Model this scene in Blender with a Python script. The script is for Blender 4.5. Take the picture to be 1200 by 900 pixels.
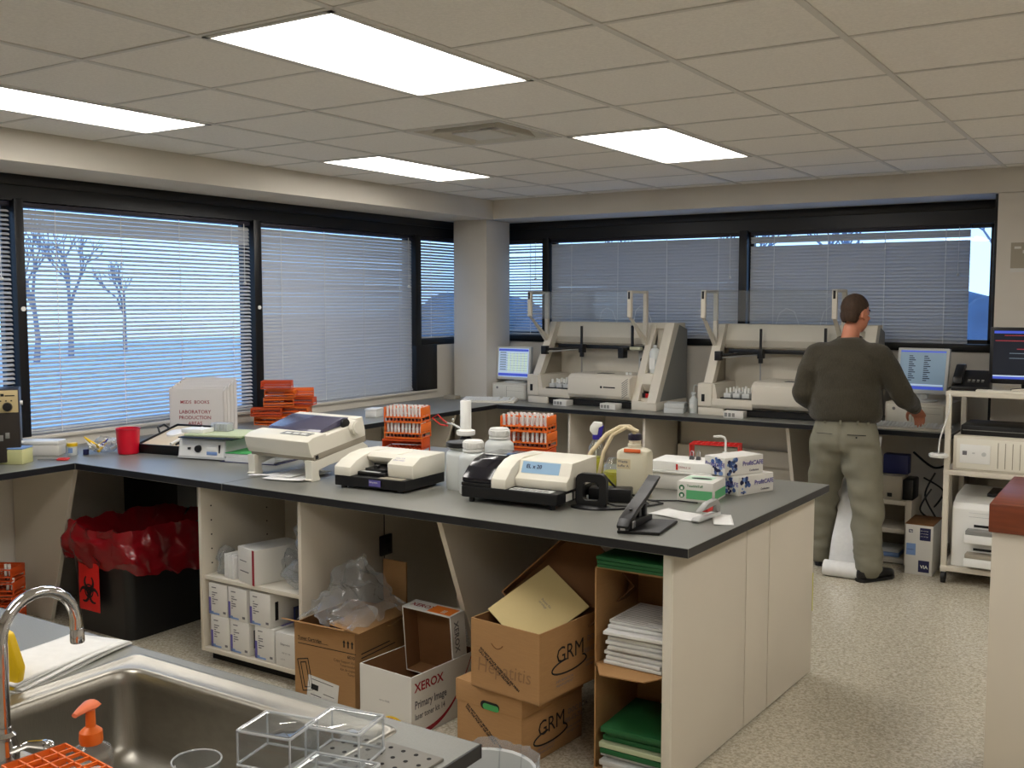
import bpy, bmesh, math, random
from mathutils import Vector, Matrix, Euler, noise
random.seed(7)
PI = math.pi
R = math.radians
for o in list(bpy.data.objects):
    bpy.data.objects.remove(o, do_unlink=True)
scene = bpy.context.scene
COL = scene.collection

# ---------------------------------------------------------------- camera
cam = bpy.data.cameras.new('camera')
cam.sensor_width = 36.0
cam.lens = 36 * 1194.34 / 1200
cam.clip_start = 0.02
camo = bpy.data.objects.new('camera', cam)
camo.location = (0, 0, 1.74)
camo.rotation_euler = (PI / 2 - R(4.616), 0, R(32.767))
COL.objects.link(camo)
scene.camera = camo

# ---------------------------------------------------------------- sky, exposure
PANEL = 12.8            # brightness of the ceiling light diffusers
SKY = 2.5
scene.view_settings.view_transform = 'Standard'
scene.view_settings.look = 'None'
scene.view_settings.exposure = 0.0
scene.view_settings.gamma = 1.0
scene.view_settings.use_curve_mapping = False
scene.cycles.transparent_max_bounces = 40
world = bpy.data.worlds.new('sky')
scene.world = world
world.use_nodes = True
wn, wl = world.node_tree.nodes, world.node_tree.links
wn.clear()
tc = wn.new('ShaderNodeTexCoord')
sx = wn.new('ShaderNodeSeparateXYZ')
wl.new(tc.outputs['Generated'], sx.inputs[0])
cr = wn.new('ShaderNodeValToRGB')
cr.color_ramp.elements[0].position = 0.0
cr.color_ramp.elements[0].color = (0.50, 0.72, 1.0, 1)
cr.color_ramp.elements[1].position = 0.5
cr.color_ramp.elements[1].color = (0.24, 0.46, 0.95, 1)
wl.new(sx.outputs['Z'], cr.inputs[0])
bg = wn.new('ShaderNodeBackground')
bg.inputs['Strength'].default_value = SKY
wl.new(cr.outputs[0], bg.inputs['Color'])
wo = wn.new('ShaderNodeOutputWorld')
wl.new(bg.outputs[0], wo.inputs[0])

# ---------------------------------------------------------------- materials
def lin(c):
    return tuple((x / 255 / 12.92) if x / 255 <= 0.04045 else ((x / 255 + 0.055) / 1.055) ** 2.4 for x in c)

def M(name, col, rough=.5, metal=0, bump=0, bscale=200, var=0, vscale=6, trans=0, emit=0, spec=.5, ior=1.45, coat=0, sheen=0, stretch=None, alpha=1):
    m = bpy.data.materials.new(name)
    m.use_nodes = True
    nt = m.node_tree
    b = nt.nodes['Principled BSDF']
    c = lin(col) + (1,)
    b.inputs['Base Color'].default_value = c
    b.inputs['Roughness'].default_value = rough
    b.inputs['Metallic'].default_value = metal
    b.inputs['Specular IOR Level'].default_value = spec
    b.inputs['IOR'].default_value = ior
    b.inputs['Transmission Weight'].default_value = trans
    b.inputs['Coat Weight'].default_value = coat
    b.inputs['Sheen Weight'].default_value = sheen
    b.inputs['Alpha'].default_value = alpha
    if emit:
        b.inputs['Emission Color'].default_value = c
        b.inputs['Emission Strength'].default_value = emit
    if var or bump:
        t = nt.nodes.new('ShaderNodeTexCoord')
        mp = nt.nodes.new('ShaderNodeMapping')
        nt.links.new(t.outputs['Object'], mp.inputs[0])
        if stretch:
            mp.inputs['Scale'].default_value = stretch
    if var:
        n = nt.nodes.new('ShaderNodeTexNoise')
        n.inputs['Scale'].default_value = vscale
        n.inputs['Detail'].default_value = 4
        nt.links.new(mp.outputs[0], n.inputs['Vector'])
        r = nt.nodes.new('ShaderNodeValToRGB')
        r.color_ramp.elements[0].position = .3
        r.color_ramp.elements[1].position = .7
        r.color_ramp.elements[0].color = tuple(x * (1 - var) for x in c[:3]) + (1,)
        r.color_ramp.elements[1].color = tuple(min(1, x * (1 + var)) for x in c[:3]) + (1,)
        nt.links.new(n.outputs['Fac'], r.inputs[0])
        nt.links.new(r.outputs[0], b.inputs['Base Color'])
    if bump:
        n2 = nt.nodes.new('ShaderNodeTexNoise')
        n2.inputs['Scale'].default_value = bscale
        n2.inputs['Detail'].default_value = 3
        nt.links.new(mp.outputs[0], n2.inputs['Vector'])
        bp = nt.nodes.new('ShaderNodeBump')
        bp.inputs['Strength'].default_value = bump
        bp.inputs['Distance'].default_value = .004
        nt.links.new(n2.outputs['Fac'], bp.inputs['Height'])
        nt.links.new(bp.outputs[0], b.inputs['Normal'])
    return m

def thin_clear(name, tint, gloss=.08, rough=.02, milk=0.0):
    """thin clear sheet: mostly see-through with a fresnel shine and a little milkiness"""
    m = bpy.data.materials.new(name)
    m.use_nodes = True
    nt = m.node_tree
    nt.nodes.clear()
    tr = nt.nodes.new('ShaderNodeBsdfTransparent')
    tr.inputs[0].default_value = tint + (1,)
    gl = nt.nodes.new('ShaderNodeBsdfGlossy')
    gl.inputs['Roughness'].default_value = rough
    lw = nt.nodes.new('ShaderNodeLayerWeight')
    lw.inputs[0].default_value = .5
    pw = nt.nodes.new('ShaderNodeMath'); pw.operation = 'POWER'
    pw.inputs[1].default_value = 3.0
    nt.links.new(lw.outputs['Facing'], pw.inputs[0])
    ma = nt.nodes.new('ShaderNodeMath'); ma.operation = 'MULTIPLY_ADD'
    ma.inputs[1].default_value = gloss * 1.6
    ma.inputs[2].default_value = .035
    nt.links.new(pw.outputs[0], ma.inputs[0])
    mx = nt.nodes.new('ShaderNodeMixShader')
    nt.links.new(ma.outputs[0], mx.inputs[0])
    nt.links.new(tr.outputs[0], mx.inputs[1])
    nt.links.new(gl.outputs[0], mx.inputs[2])
    out = nt.nodes.new('ShaderNodeOutputMaterial')
    last = mx
    if milk:
        df = nt.nodes.new('ShaderNodeBsdfDiffuse')
        df.inputs[0].default_value = (.85, .87, .88, 1)
        m2 = nt.nodes.new('ShaderNodeMixShader')
        m2.inputs[0].default_value = milk
        nt.links.new(mx.outputs[0], m2.inputs[1])
        nt.links.new(df.outputs[0], m2.inputs[2])
        last = m2
    nt.links.new(last.outputs[0], out.inputs[0])
    return m

W = {}
W['wall'] = M('wall_paint', (206, 200, 189), .75, bump=.05, bscale=300, var=.03, vscale=3)
W['ceil'] = M('ceiling_tile', (232, 229, 223), .9, bump=.35, bscale=260, var=.05, vscale=90)
W['tee'] = M('ceiling_grid_metal', (206, 204, 198), .5)
W['black'] = M('black_anodised_frame', (13, 13, 16), .38)
W['slat'] = M('white_slat', (192, 194, 195), .45)
W['cordm'] = M('white_cord', (225, 225, 220), .7)
def translucent(m, amount, tint):
    nt = m.node_tree; b = nt.nodes['Principled BSDF']; out = nt.nodes['Material Output']
    t = nt.nodes.new('ShaderNodeBsdfTranslucent'); t.inputs[0].default_value = tint + (1,)
    mx = nt.nodes.new('ShaderNodeMixShader'); mx.inputs[0].default_value = amount
    nt.links.new(b.outputs[0], mx.inputs[1]); nt.links.new(t.outputs[0], mx.inputs[2]); nt.links.new(mx.outputs[0], out.inputs[0])
translucent(W['slat'], .17, (.8, .82, .84))
W['rail'] = M('shaded_headrail', (36, 33, 44), .5)  # dark violet puts the shade on the headrail into its colour
W['glass'] = thin_clear('window_glass', (.86, .92, .95))
W['clear'] = thin_clear('clear_acrylic', (.88, .90, .91), gloss=.6, milk=.05)
W['film'] = thin_clear('thin_plastic_film', (.86, .88, .9), gloss=.35, rough=.12, milk=.16)
W['milky'] = M('translucent_white_plastic', (226, 230, 228), .38, trans=.25)
W['cab'] = M('cream_laminate', (210, 202, 187), .55, var=.02, vscale=2)
W['cabedge'] = M('cream_edge_band', (220, 214, 200), .5)
W['top'] = M('grey_speckled_worktop', (120, 120, 113), .36, var=.06, vscale=220, bump=.03, bscale=150)
W['topedge'] = M('black_worktop_edge', (22, 23, 28), .4)
W['dark'] = M('dark_void', (22, 21, 20), .8)
W['steel'] = M('brushed_steel', (158, 154, 145), .36, 1, bump=.05, bscale=60, stretch=(1, 30, 1), var=.06, vscale=30)
W['chrome'] = M('chrome', (215, 215, 218), .06, 1)
W['beige'] = M('beige_plastic', (212, 205, 190), .5, bump=.02, bscale=500)
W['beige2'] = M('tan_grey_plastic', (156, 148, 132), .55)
W['ivory'] = M('ivory_plastic', (226, 222, 208), .45)
W['grey'] = M('grey_plastic', (130, 130, 126), .5)
W['greyl'] = M('pale_grey_plastic', (196, 198, 196), .5)
W['blackp'] = M('black_plastic', (17, 17, 19), .4)
W['smoke'] = M('smoked_plastic', (24, 23, 30), .12, spec=.6)
W['smokelid'] = M('smoked_violet_lid', (82, 80, 100), .18, spec=.6)
W['white'] = M('white_plastic', (232, 232, 228), .4)
W['paper'] = M('white_paper', (226, 226, 224), .85, var=.03, vscale=40)
W['card'] = M('brown_cardboard', (168, 128, 84), .8, var=.05, vscale=18, bump=.05, bscale=90, stretch=(1, 1, 12))
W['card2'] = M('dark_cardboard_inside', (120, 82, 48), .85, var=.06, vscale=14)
W['cardw'] = M('white_printed_cardboard', (214, 212, 206), .6)
W['kraft'] = M('tan_folder_card', (196, 176, 124), .7)
W['orange'] = M('orange_plastic', (232, 112, 34), .45)
W['orange2'] = M('deep_orange_plastic', (204, 78, 26), .5)
W['redp'] = M('red_plastic', (200, 30, 24), .4)
W['pink'] = M('translucent_red_cup', (232, 24, 54), .3, trans=.3)
W['redbag'] = M('red_biohazard_film', (122, 6, 18), .22, spec=.6, bump=.25, bscale=24)
W['label_red'] = M('red_label', (214, 24, 20), .5)
W['green'] = M('green_folder', (28, 92, 48), .6)
W['green2'] = M('bright_green_cover', (70, 160, 90), .6)
W['paleg'] = M('pale_green_board', (186, 196, 160), .6)
W['blueprint'] = M('blue_print', (74, 104, 168), .5)
W['darkblue'] = M('dark_blue_print', (30, 34, 78), .5)
W['lightblue'] = M('light_blue_print', (120, 150, 200), .5)
W['purple'] = M('violet_print', (96, 88, 160), .5)
W['ink'] = M('black_ink', (20, 20, 22), .7)
W['inkred'] = M('crimson_ink', (150, 22, 40), .6)
W['pencil'] = M('pencil', (142, 108, 74), .8)
W['inkgrey'] = M('grey_ink', (110, 108, 112), .7)
W['yellow'] = M('yellow_plastic', (236, 196, 20), .4)
W['yliq'] = M('yellow_liquid', (214, 206, 20), .15, trans=.35)
W['navy'] = M('violet_blue_plastic', (52, 40, 150), .4)
W['wood'] = M('red_brown_wood', (118, 58, 34), .35, var=.28, vscale=9, stretch=(.5, 6, 6), bump=.05, bscale=30)
W['skin'] = M('skin', (196, 128, 100), .5, var=.05, vscale=20)
W['hair'] = M('short_brown_hair', (62, 44, 30), .75, var=.3, vscale=60, bump=.8, bscale=240, stretch=(1, 1, .3))
W['sweater'] = M('olive_brown_knit', (56, 51, 38), .92, var=.22, vscale=120, bump=.9, bscale=120, stretch=(2.4, 2.4, .3), sheen=.15)
W['khaki'] = M('grey_green_chinos', (122, 119, 103), .85, var=.07, vscale=10, bump=.1, bscale=500)
W['leather'] = M('black_leather', (18, 16, 15), .4)
W['blood'] = M('dark_blood', (54, 12, 12), .3)
W['silver'] = M('silver_metal', (180, 180, 182), .3, 1)
W['cable'] = M('black_cable', (12, 12, 12), .5)
W['snow'] = M('frosty_ground', (222, 230, 240), .9, var=.05, vscale=.4)
W['bark'] = M('bare_bark', (130, 132, 142), .9)
W['tube_tan'] = M('tan_rubber_hose', (216, 200, 164), .5)
W['carboy'] = M('milky_carboy_plastic', (222, 216, 192), .4, trans=.15)
W['screen_w'] = M('lit_screen_pale', (176, 196, 224), .3, emit=.55)
W['screen_b'] = M('lit_screen_blue', (64, 84, 190), .3, emit=.6)
W['screen_g'] = M('lit_screen_green', (196, 214, 200), .3, emit=.5)
W['screen_k'] = M('lit_screen_dark', (30, 34, 44), .2, emit=.4)
W['screen_r'] = M('lit_screen_red', (150, 50, 60), .3, emit=.5)
W['screen_d'] = M('lit_screen_slate', (118, 140, 158), .3, emit=.4)
W['tape'] = M('yellow_tape', (200, 196, 40), .5)

# speckled vinyl floor
def floor_mat():
    m = bpy.data.materials.new('speckled_vinyl_floor')
    m.use_nodes = True
    nt = m.node_tree
    b = nt.nodes['Principled BSDF']
    t = nt.nodes.new('ShaderNodeTexCoord')
    v = nt.nodes.new('ShaderNodeTexVoronoi')
    v.inputs['Scale'].default_value = 130
    nt.links.new(t.outputs['Object'], v.inputs['Vector'])
    n = nt.nodes.new('ShaderNodeTexNoise')
    n.inputs['Scale'].default_value = 60
    n.inputs['Detail'].default_value = 6
    nt.links.new(t.outputs['Object'], n.inputs['Vector'])
    s = nt.nodes.new('ShaderNodeSeparateColor')
    nt.links.new(v.outputs['Color'], s.inputs[0])
    a = nt.nodes.new('ShaderNodeMath'); a.operation = 'MULTIPLY_ADD'
    a.inputs[1].default_value = .45
    nt.links.new(s.outputs[0], a.inputs[0])
    nt.links.new(n.outputs['Fac'], a.inputs[2])
    r = nt.nodes.new('ShaderNodeValToRGB')
    e = r.color_ramp.elements
    e[0].position = .38; e[0].color = lin((158, 150, 132)) + (1,)
    e[1].position = .95; e[1].color = lin((208, 201, 184)) + (1,)
    x = e.new(.68); x.color = lin((187, 179, 160)) + (1,)
    nt.links.new(a.outputs[0], r.inputs[0])
    nt.links.new(r.outputs[0], b.inputs['Base Color'])
    b.inputs['Roughness'].default_value = .21
    return m
W['floor'] = floor_mat()
W['panel'] = M('light_diffuser', (255, 250, 243), .5, emit=PANEL)
W['steelvent'] = M('vent_steel', (206, 202, 192), .45, .3)

# ---------------------------------------------------------------- mesh helpers
class MB:
    def __init__(s):
        s.bm = bmesh.new()
    def _mi(s, faces, mi):
        for f in faces:
            f.material_index = mi
    def box(s, x0, x1, y0, y1, z0, z1, bev=0, mi=0, Mx=None, seg=2):
        vs = [s.bm.verts.new((x, y, z)) for z in (z0, z1) for y in (y0, y1) for x in (x0, x1)]
        F = [(0, 2, 3, 1), (4, 5, 7, 6), (0, 1, 5, 4), (2, 6, 7, 3), (0, 4, 6, 2), (1, 3, 7, 5)]
        fs = [s.bm.faces.new([vs[i] for i in f]) for f in F]
        s._mi(fs, mi)
        allv = vs
        if bev:
            es = list({e for f in fs for e in f.edges})
            r = bmesh.ops.bevel(s.bm, geom=es, offset=bev, segments=seg, profile=.5, affect='EDGES', clamp_overlap=True)
            s._mi(r['faces'], mi)
            allv = list({v for f in r['faces'] for v in f.verts} | {v for v in vs if v.is_valid})
        if Mx is not None:
            bmesh.ops.transform(s.bm, matrix=Mx, verts=allv)
        return s
    def prism(s, poly, a, b, axis='z', mi=0, mis=None, bev=0):
        """poly extruded along axis from a to b; axis z: (x,y); y: (x,z); x: (y,z)"""
        def P(p, t):
            if axis == 'z': return (p[0], p[1], t)
            if axis == 'y': return (p[0], t, p[1])
            return (t, p[0], p[1])
        A = [s.bm.verts.new(P(p, a)) for p in poly]
        B = [s.bm.verts.new(P(p, b)) for p in poly]
        n = len(poly)
        caps = [s.bm.faces.new(A), s.bm.faces.new(B)]
        sides = [s.bm.faces.new((A[i], A[(i + 1) % n], B[(i + 1) % n], B[i])) for i in range(n)]
        bmesh.ops.recalc_face_normals(s.bm, faces=caps + sides)
        s._mi(caps, mi)
        s._mi(sides, mi if mis is None else mis)
        if bev:
            es = list({e for f in caps + sides for e in f.edges})
            r = bmesh.ops.bevel(s.bm, geom=es, offset=bev, segments=2, profile=.5, affect='EDGES', clamp_overlap=True)
            s._mi(r['faces'], mi)
        return s
    def lathe(s, prof, c=(0, 0, 0), n=20, mi=0, sy=1.0, axis='z'):
        rings = []
        for r, z in prof:
            ring = []
            for i in range(n):
                a = 2 * PI * i / n
                p = (r * math.cos(a), sy * r * math.sin(a), z)
                if axis == 'y': p = (p[0], p[2], p[1])
                if axis == 'x': p = (p[2], p[0], p[1])
                ring.append(s.bm.verts.new((c[0] + p[0], c[1] + p[1], c[2] + p[2])))
            rings.append(ring)
        fs = []
        for A, B in zip(rings, rings[1:]):
            for i in range(n):
                fs.append(s.bm.faces.new((A[i], A[(i + 1) % n], B[(i + 1) % n], B[i])))
        for ring, (r, z) in ((rings[0], prof[0]), (rings[-1], prof[-1])):
            if r > 1e-4:
                fs.append(s.bm.faces.new(ring))
        bmesh.ops.recalc_face_normals(s.bm, faces=fs)
        s._mi(fs, mi)
        return s
    def cyl(s, c, r, h, axis='z', n=16, mi=0, r2=None):
        return s.lathe([(r, 0), (r if r2 is None else r2, h)], c, n, mi, axis=axis)
    def tube(s, pts, r, n=8, mi=0, closed=False, soft=False):
        pts = [Vector(p) for p in pts]
        if soft:
            q = []
            for i in range(len(pts) - 1):
                p0, p1, p2, p3 = pts[max(i - 1, 0)], pts[i], pts[i + 1], pts[min(i + 2, len(pts) - 1)]
                for k in range(7):
                    t = k / 7
                    q.append(.5 * ((2 * p1) + (p2 - p0) * t + (2 * p0 - 5 * p1 + 4 * p2 - p3) * t * t + (3 * p1 - p0 - 3 * p2 + p3) * t ** 3))
            pts = q + [pts[-1]]
        rad = r if isinstance(r, (list, tuple)) else [r] * len(pts)
        rings = []
        up = None
        for i, p in enumerate(pts):
            if closed:
                t = pts[(i + 1) % len(pts)] - pts[i - 1]
            else:
                t = pts[min(i + 1, len(pts) - 1)] - pts[max(i - 1, 0)]
            t.normalize()
            if up is None:
                up = Vector((0, 0, 1)) if abs(t.z) < .9 else Vector((1, 0, 0))
            u = t.cross(up)
            if u.length < 1e-5:
                u = t.orthogonal()
            u.normalize()
            v = u.cross(t).normalized()
            up = v
            rings.append([s.bm.verts.new(p + rad[i] * (math.cos(2 * PI * k / n) * u + math.sin(2 * PI * k / n) * v)) for k in range(n)])
        fs = []
        pr = list(zip(rings, rings[1:])) + ([(rings[-1], rings[0])] if closed else [])
        for A, B in pr:
            for k in range(n):
                fs.append(s.bm.faces.new((A[k], A[(k + 1) % n], B[(k + 1) % n], B[k])))
        if not closed:
            fs.append(s.bm.faces.new(rings[0])); fs.append(s.bm.faces.new(rings[-1]))
        bmesh.ops.recalc_face_normals(s.bm, faces=fs)
        s._mi(fs, mi)
        return s
    def loft(s, rings, mi=0, n=24, cap=True):
        """rings: (centre, u-vector, v-vector)"""
        RR = []
        for c, u, v in rings:
            c, u, v = Vector(c), Vector(u), Vector(v)
            RR.append([s.bm.verts.new(c + math.cos(2 * PI * k / n) * u + math.sin(2 * PI * k / n) * v) for k in range(n)])
        fs = []
        for A, B in zip(RR, RR[1:]):
            for k in range(n):
                fs.append(s.bm.faces.new((A[k], A[(k + 1) % n], B[(k + 1) % n], B[k])))
        if cap:
            fs.append(s.bm.faces.new(RR[0])); fs.append(s.bm.faces.new(RR[-1]))
        bmesh.ops.recalc_face_normals(s.bm, faces=fs)
        s._mi(fs, mi)
        return s
    def ball(s, c, r, mi=0, n=16):
        rx, ry, rz = r if isinstance(r, (tuple, list)) else (r, r, r)
        g = bmesh.ops.create_uvsphere(s.bm, u_segments=n, v_segments=max(6, n // 2), radius=1)
        for v in g['verts']:
            v.co = Vector((c[0] + v.co.x * rx, c[1] + v.co.y * ry, c[2] + v.co.z * rz))
        s._mi(list({f for v in g['verts'] for f in v.link_faces}), mi)
        return s
    def poly(s, pts, mi=0):
        f = s.bm.faces.new([s.bm.verts.new(p) for p in pts])
        f.material_index = mi
        return s
    def sheet(s, x0, x1, y0, y1, fn, nx=12, ny=12, mi=0):
        G = [[s.bm.verts.new(fn(x0 + (x1 - x0) * i / nx, y0 + (y1 - y0) * j / ny)) for i in range(nx + 1)] for j in range(ny + 1)]
        for j in range(ny):
            for i in range(nx):
                s.bm.faces.new((G[j][i], G[j][i + 1], G[j + 1][i + 1], G[j + 1][i])).material_index = mi
        return s
    def xf(s, Mx):
        bmesh.ops.transform(s.bm, matrix=Mx, verts=s.bm.verts)
        return s
    def mesh(s, name, mats, smooth=35):
        me = bpy.data.meshes.new(name)
        s.bm.to_mesh(me)
        s.bm.free()
        for m in (mats if isinstance(mats, (list, tuple)) else [mats]):
            me.materials.append(m)
        if smooth:
            for p in me.polygons:
                p.use_smooth = True
            me.set_sharp_from_angle(angle=R(smooth))
        return me

STUFF = {'print', 'text_lines', 'screen_content', 'buttons', 'print_marks', 'print_lines', 'side_print', 'panel_print', 'peg_holes', 'grille', 'vent_ribs', 'rivets', 'keys', 'drive_seams', 'scale_marks', 'colour_print', 'ribs', 'lower_buttons', 'loose_tubing'}
def fin(me_or_mb, name, mats, parent=None, loc=(0, 0, 0), rot=(0, 0, 0), smooth=35):
    me = me_or_mb.mesh(name, mats, smooth) if isinstance(me_or_mb, MB) else me_or_mb
    o = bpy.data.objects.new(name, me)
    COL.objects.link(o)
    o.location = loc
    o.rotation_euler = rot
    if parent:
        o.parent = parent
    if name in STUFF:
        o['kind'] = 'stuff'
    return o

def tag(o, label=None, cat=None, group=None, kind=None):
    if label: o['label'] = label
    if cat: o['category'] = cat
    if group: o['group'] = group
    if kind: o['kind'] = kind
    return o

def thing(name, label, cat, loc=(0, 0, 0), rz=0, group=None):
    o = bpy.data.objects.new(name, None)
    o.empty_display_size = .05
    COL.objects.link(o)
    o.location = loc
    o.rotation_euler = (0, 0, R(rz))
    return tag(o, label, cat, group)

def single(name, mb, mats, label, cat, loc=(0, 0, 0), rz=0, group=None, smooth=35, rot=None):
    o = fin(mb, name, mats, None, loc, rot if rot else (0, 0, R(rz)), smooth)
    return tag(o, label, cat, group)

def struct(name, mb, mats, parent=None, smooth=35):
    o = fin(mb, name, mats, parent, smooth=smooth)
    if not parent:
        o['kind'] = 'structure'
    return o

def copy_tree(o, parent=None):
    c = o.copy()
    COL.objects.link(c)
    c.parent = parent
    for ch in list(o.children):
        copy_tree(ch, c)
    return c

def text(body, size, mat, parent, loc, face='front', align='LEFT', bold=0.0, rot=None, name='lettering', sp=1.0, xs=1.0, shear=0):
    cu = bpy.data.curves.new(name, 'FONT')
    cu.body = body
    cu.size = size
    cu.align_x = align
    cu.offset = bold
    cu.space_line = sp
    cu.shear = shear
    cu.resolution_u = 2
    t = bpy.data.objects.new(name, cu)
    COL.objects.link(t)
    me = bpy.data.meshes.new_from_object(t)
    bpy.data.objects.remove(t)
    me.materials.clear()
    me.materials.append(mat)
    if xs != 1:
        for v in me.vertices:
            v.co.x *= xs
    e = rot if rot is not None else {'front': (PI / 2, 0, 0), 'right': (PI / 2, 0, PI / 2), 'top': (0, 0, 0), 'left': (PI / 2, 0, -PI / 2), 'back': (PI / 2, 0, PI)}[face]
    return fin(me, name, mat, parent, loc, e)

def remesh(mb, voxel, smooth=6, fn=None):
    """fuse overlapping closed shapes into one continuous skin"""
    me = bpy.data.meshes.new('tmp')
    mb.bm.to_mesh(me); mb.bm.free()
    o = bpy.data.objects.new('tmp', me)
    COL.objects.link(o)
    r = o.modifiers.new('r', 'REMESH'); r.mode = 'VOXEL'; r.voxel_size = voxel; r.use_smooth_shade = True
    if smooth:
        s = o.modifiers.new('s', 'SMOOTH'); s.factor = .5; s.iterations = smooth
    dg = bpy.context.evaluated_depsgraph_get()
    dg.update()
    out = bpy.data.meshes.new_from_object(o.evaluated_get(dg))
    bpy.data.objects.remove(o)
    if fn:
        ns = [v.normal.copy() for v in out.vertices]
        for v, n in zip(out.vertices, ns):
            v.co += n * fn(v.co)
    for p in out.polygons:
        p.use_smooth = True
    return out

def crumple(co, f=9, a=.02, seed=0):
    return Vector((noise.noise(co * f + Vector((seed, 0, 0))), noise.noise(co * f + Vector((0, seed + 7, 0))), noise.noise(co * f + Vector((3, 1, seed))))) * a

def sheetbag(fn, nu, nv, mats, name, parent, smooth=60, closed_u=True):
    mb = MB()
    G = [[mb.bm.verts.new(fn(i / nu, j / nv)) for i in range(nu if closed_u else nu + 1)] for j in range(nv + 1)]
    for j in range(nv):
        for i in range(nu):
            k = (i + 1) % nu if closed_u else i + 1
            mb.bm.faces.new((G[j][i], G[j][k], G[j + 1][k], G[j + 1][i]))
    return fin(mb, name, mats, parent, smooth=smooth)

# ================================================================ SETTING
XR, YF = 2.3, -2.2
mb = MB(); mb.box(-5.6, XR + .1, YF - .1, 7.95, -.08, 0)
struct('floor', mb, W['floor'])
mb = MB(); mb.box(-60, 60, -40, 120, -1.0, -.9)
struct('ground', mb, W['snow'])
# left wall: parapet under the windows, solid part nearer than the windows
mb = MB()
mb.box(-5.58, -5.41, YF, 7.95, 0, .955)
mb.box(-5.58, -5.41, YF, 1.6, .955, 2.62)
mb.box(-5.58, -5.41, 7.175, 7.95, .955, 1.362)
wl_ = struct('wall_left', mb, W['wall'])
mb = MB(); mb.box(-5.57, -5.395, 1.6, 7.175, .955, .975, .004)
struct('trim_1', mb, W['wall'])
mb = MB()
mb.box(-5.58, -4.98, 7.81, 7.95, 0, 1.385)
mb.box(-4.98, -.965, 7.81, 7.95, 0, 1.385)
struct('wall_back', mb, W['wall'])
mb = MB(); mb.box(-.965, XR, 7.33, 7.95, 0, 2.442)
struct('wall_back_right', mb, W['wall'])
mb = MB(); mb.box(XR, XR + .12, YF, 7.95, 0, 2.66)
struct('wall_right', mb, W['wall'])
mb = MB(); mb.box(-5.58, XR + .12, YF - .12, YF, 0, 2.66)
struct('wall_front', mb, W['wall'])
# soffits
mb = MB(); mb.box(-5.58, -4.91, YF, 7.95, 2.445, 2.64)
struct('wall_left_soffit', mb, W['wall'])
mb = MB(); mb.box(-4.91, XR, 7.33, 7.95, 2.445, 2.64)
struct('wall_back_soffit', mb, W['wall'])
mb = MB(); mb.prism([(-5.33, 7.33), (-4.98, 7.33), (-4.98, 7.70), (-5.33, 7.70)], .0, 2.445, bev=.004)
struct('wall_corner_column', mb, W['wall'])
# black window heads, mullions and lower panels
mb = MB()
mb.box(-5.53, -5.415, 1.6, 7.9, 2.30, 2.445)
mb.box(-5.53, -5.40, 1.6, 7.9, 2.385, 2.445, .004)
for a, b in ((1.6, 1.66), (3.30, 3.355), (5.06, 5.13), (6.88, 6.955)):
    mb.box(-5.53, -5.40, a, b, .975 if a < 6.8 else 1.36, 2.31, .004)
mb.box(-5.53, -5.40, 6.88, 7.175, .975, 1.37, .003)
mb.box(-5.53, -5.415, 6.94, 7.8, 1.362, 1.415, .003)
struct('trim_2', mb, W['black'])
mb = MB()
mb.box(-5.4, -.965, 7.815, 7.93, 2.285, 2.445)
mb.box(-5.4, -.965, 7.80, 7.93, 2.385, 2.445, .004)
mb.box(-5.4, -.965, 7.79, 7.93, 1.386, 1.44, .004)
for a, b in ((-4.70, -4.635), (-2.885, -2.82), (-1.045, -.966)):
    mb.box(a, b, 7.795, 7.93, 1.43, 2.30, .004)
struct('trim_3', mb, W['black'])
mb = MB()
mb.box(-.985, -.966, 7.36, 7.80, .905, 2.44)
struct('trim_4', mb, W['black'])
# windows: slim frame with a pane
n_ = 0
for (a, b, z0, z1) in ((1.66, 3.30, .975, 2.30), (3.355, 5.06, .975, 2.30), (5.13, 6.88, .975, 2.30), (6.955, 7.8, 1.41, 2.30)):
    n_ += 1
    mb = MB()
    for q in ((a, b, z0, z0 + .03), (a, b, z1 - .03, z1), (a, a + .03, z0, z1), (b - .03, b, z0, z1)):
        mb.box(-5.525, -5.48, q[0], q[1], q[2], q[3])
    w = struct('window_%d' % n_, mb, W['black'])
    mb = MB(); mb.box(-5.508, -5.502, a + .02, b - .02, z0 + .02, z1 - .02)
    fin(mb, 'pane', W['glass'], w)
for (a, b, z0, z1) in ((-5.38, -4.70, 1.44, 2.29), (-4.635, -2.885, 1.44, 2.29), (-2.82, -1.045, 1.44, 2.29)):
    n_ += 1
    mb = MB()
    for q in ((a, b, z0, z0 + .03), (a, b, z1 - .03, z1), (a, a + .03, z0, z1), (b - .03, b, z0, z1)):
        mb.box(q[0], q[1], 7.88, 7.925, q[2], q[3])
    w = struct('window_%d' % n_, mb, W['black'])
    mb = MB(); mb.box(a + .02, b - .02, 7.902, 7.908, z0 + .02, z1 - .02)
    fin(mb, 'pane', W['glass'], w)
# small bolt heads on the black mullions
for y, x in ((3.33, -5.398), (5.095, -5.398)):
    mb = MB(); mb.cyl((0, 0, 0), .014, .006, 'x', 10)
    fin(mb, 'bolt_cover', W['white'], bpy.data.objects['trim_2'], (x, y, 1.70))

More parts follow.
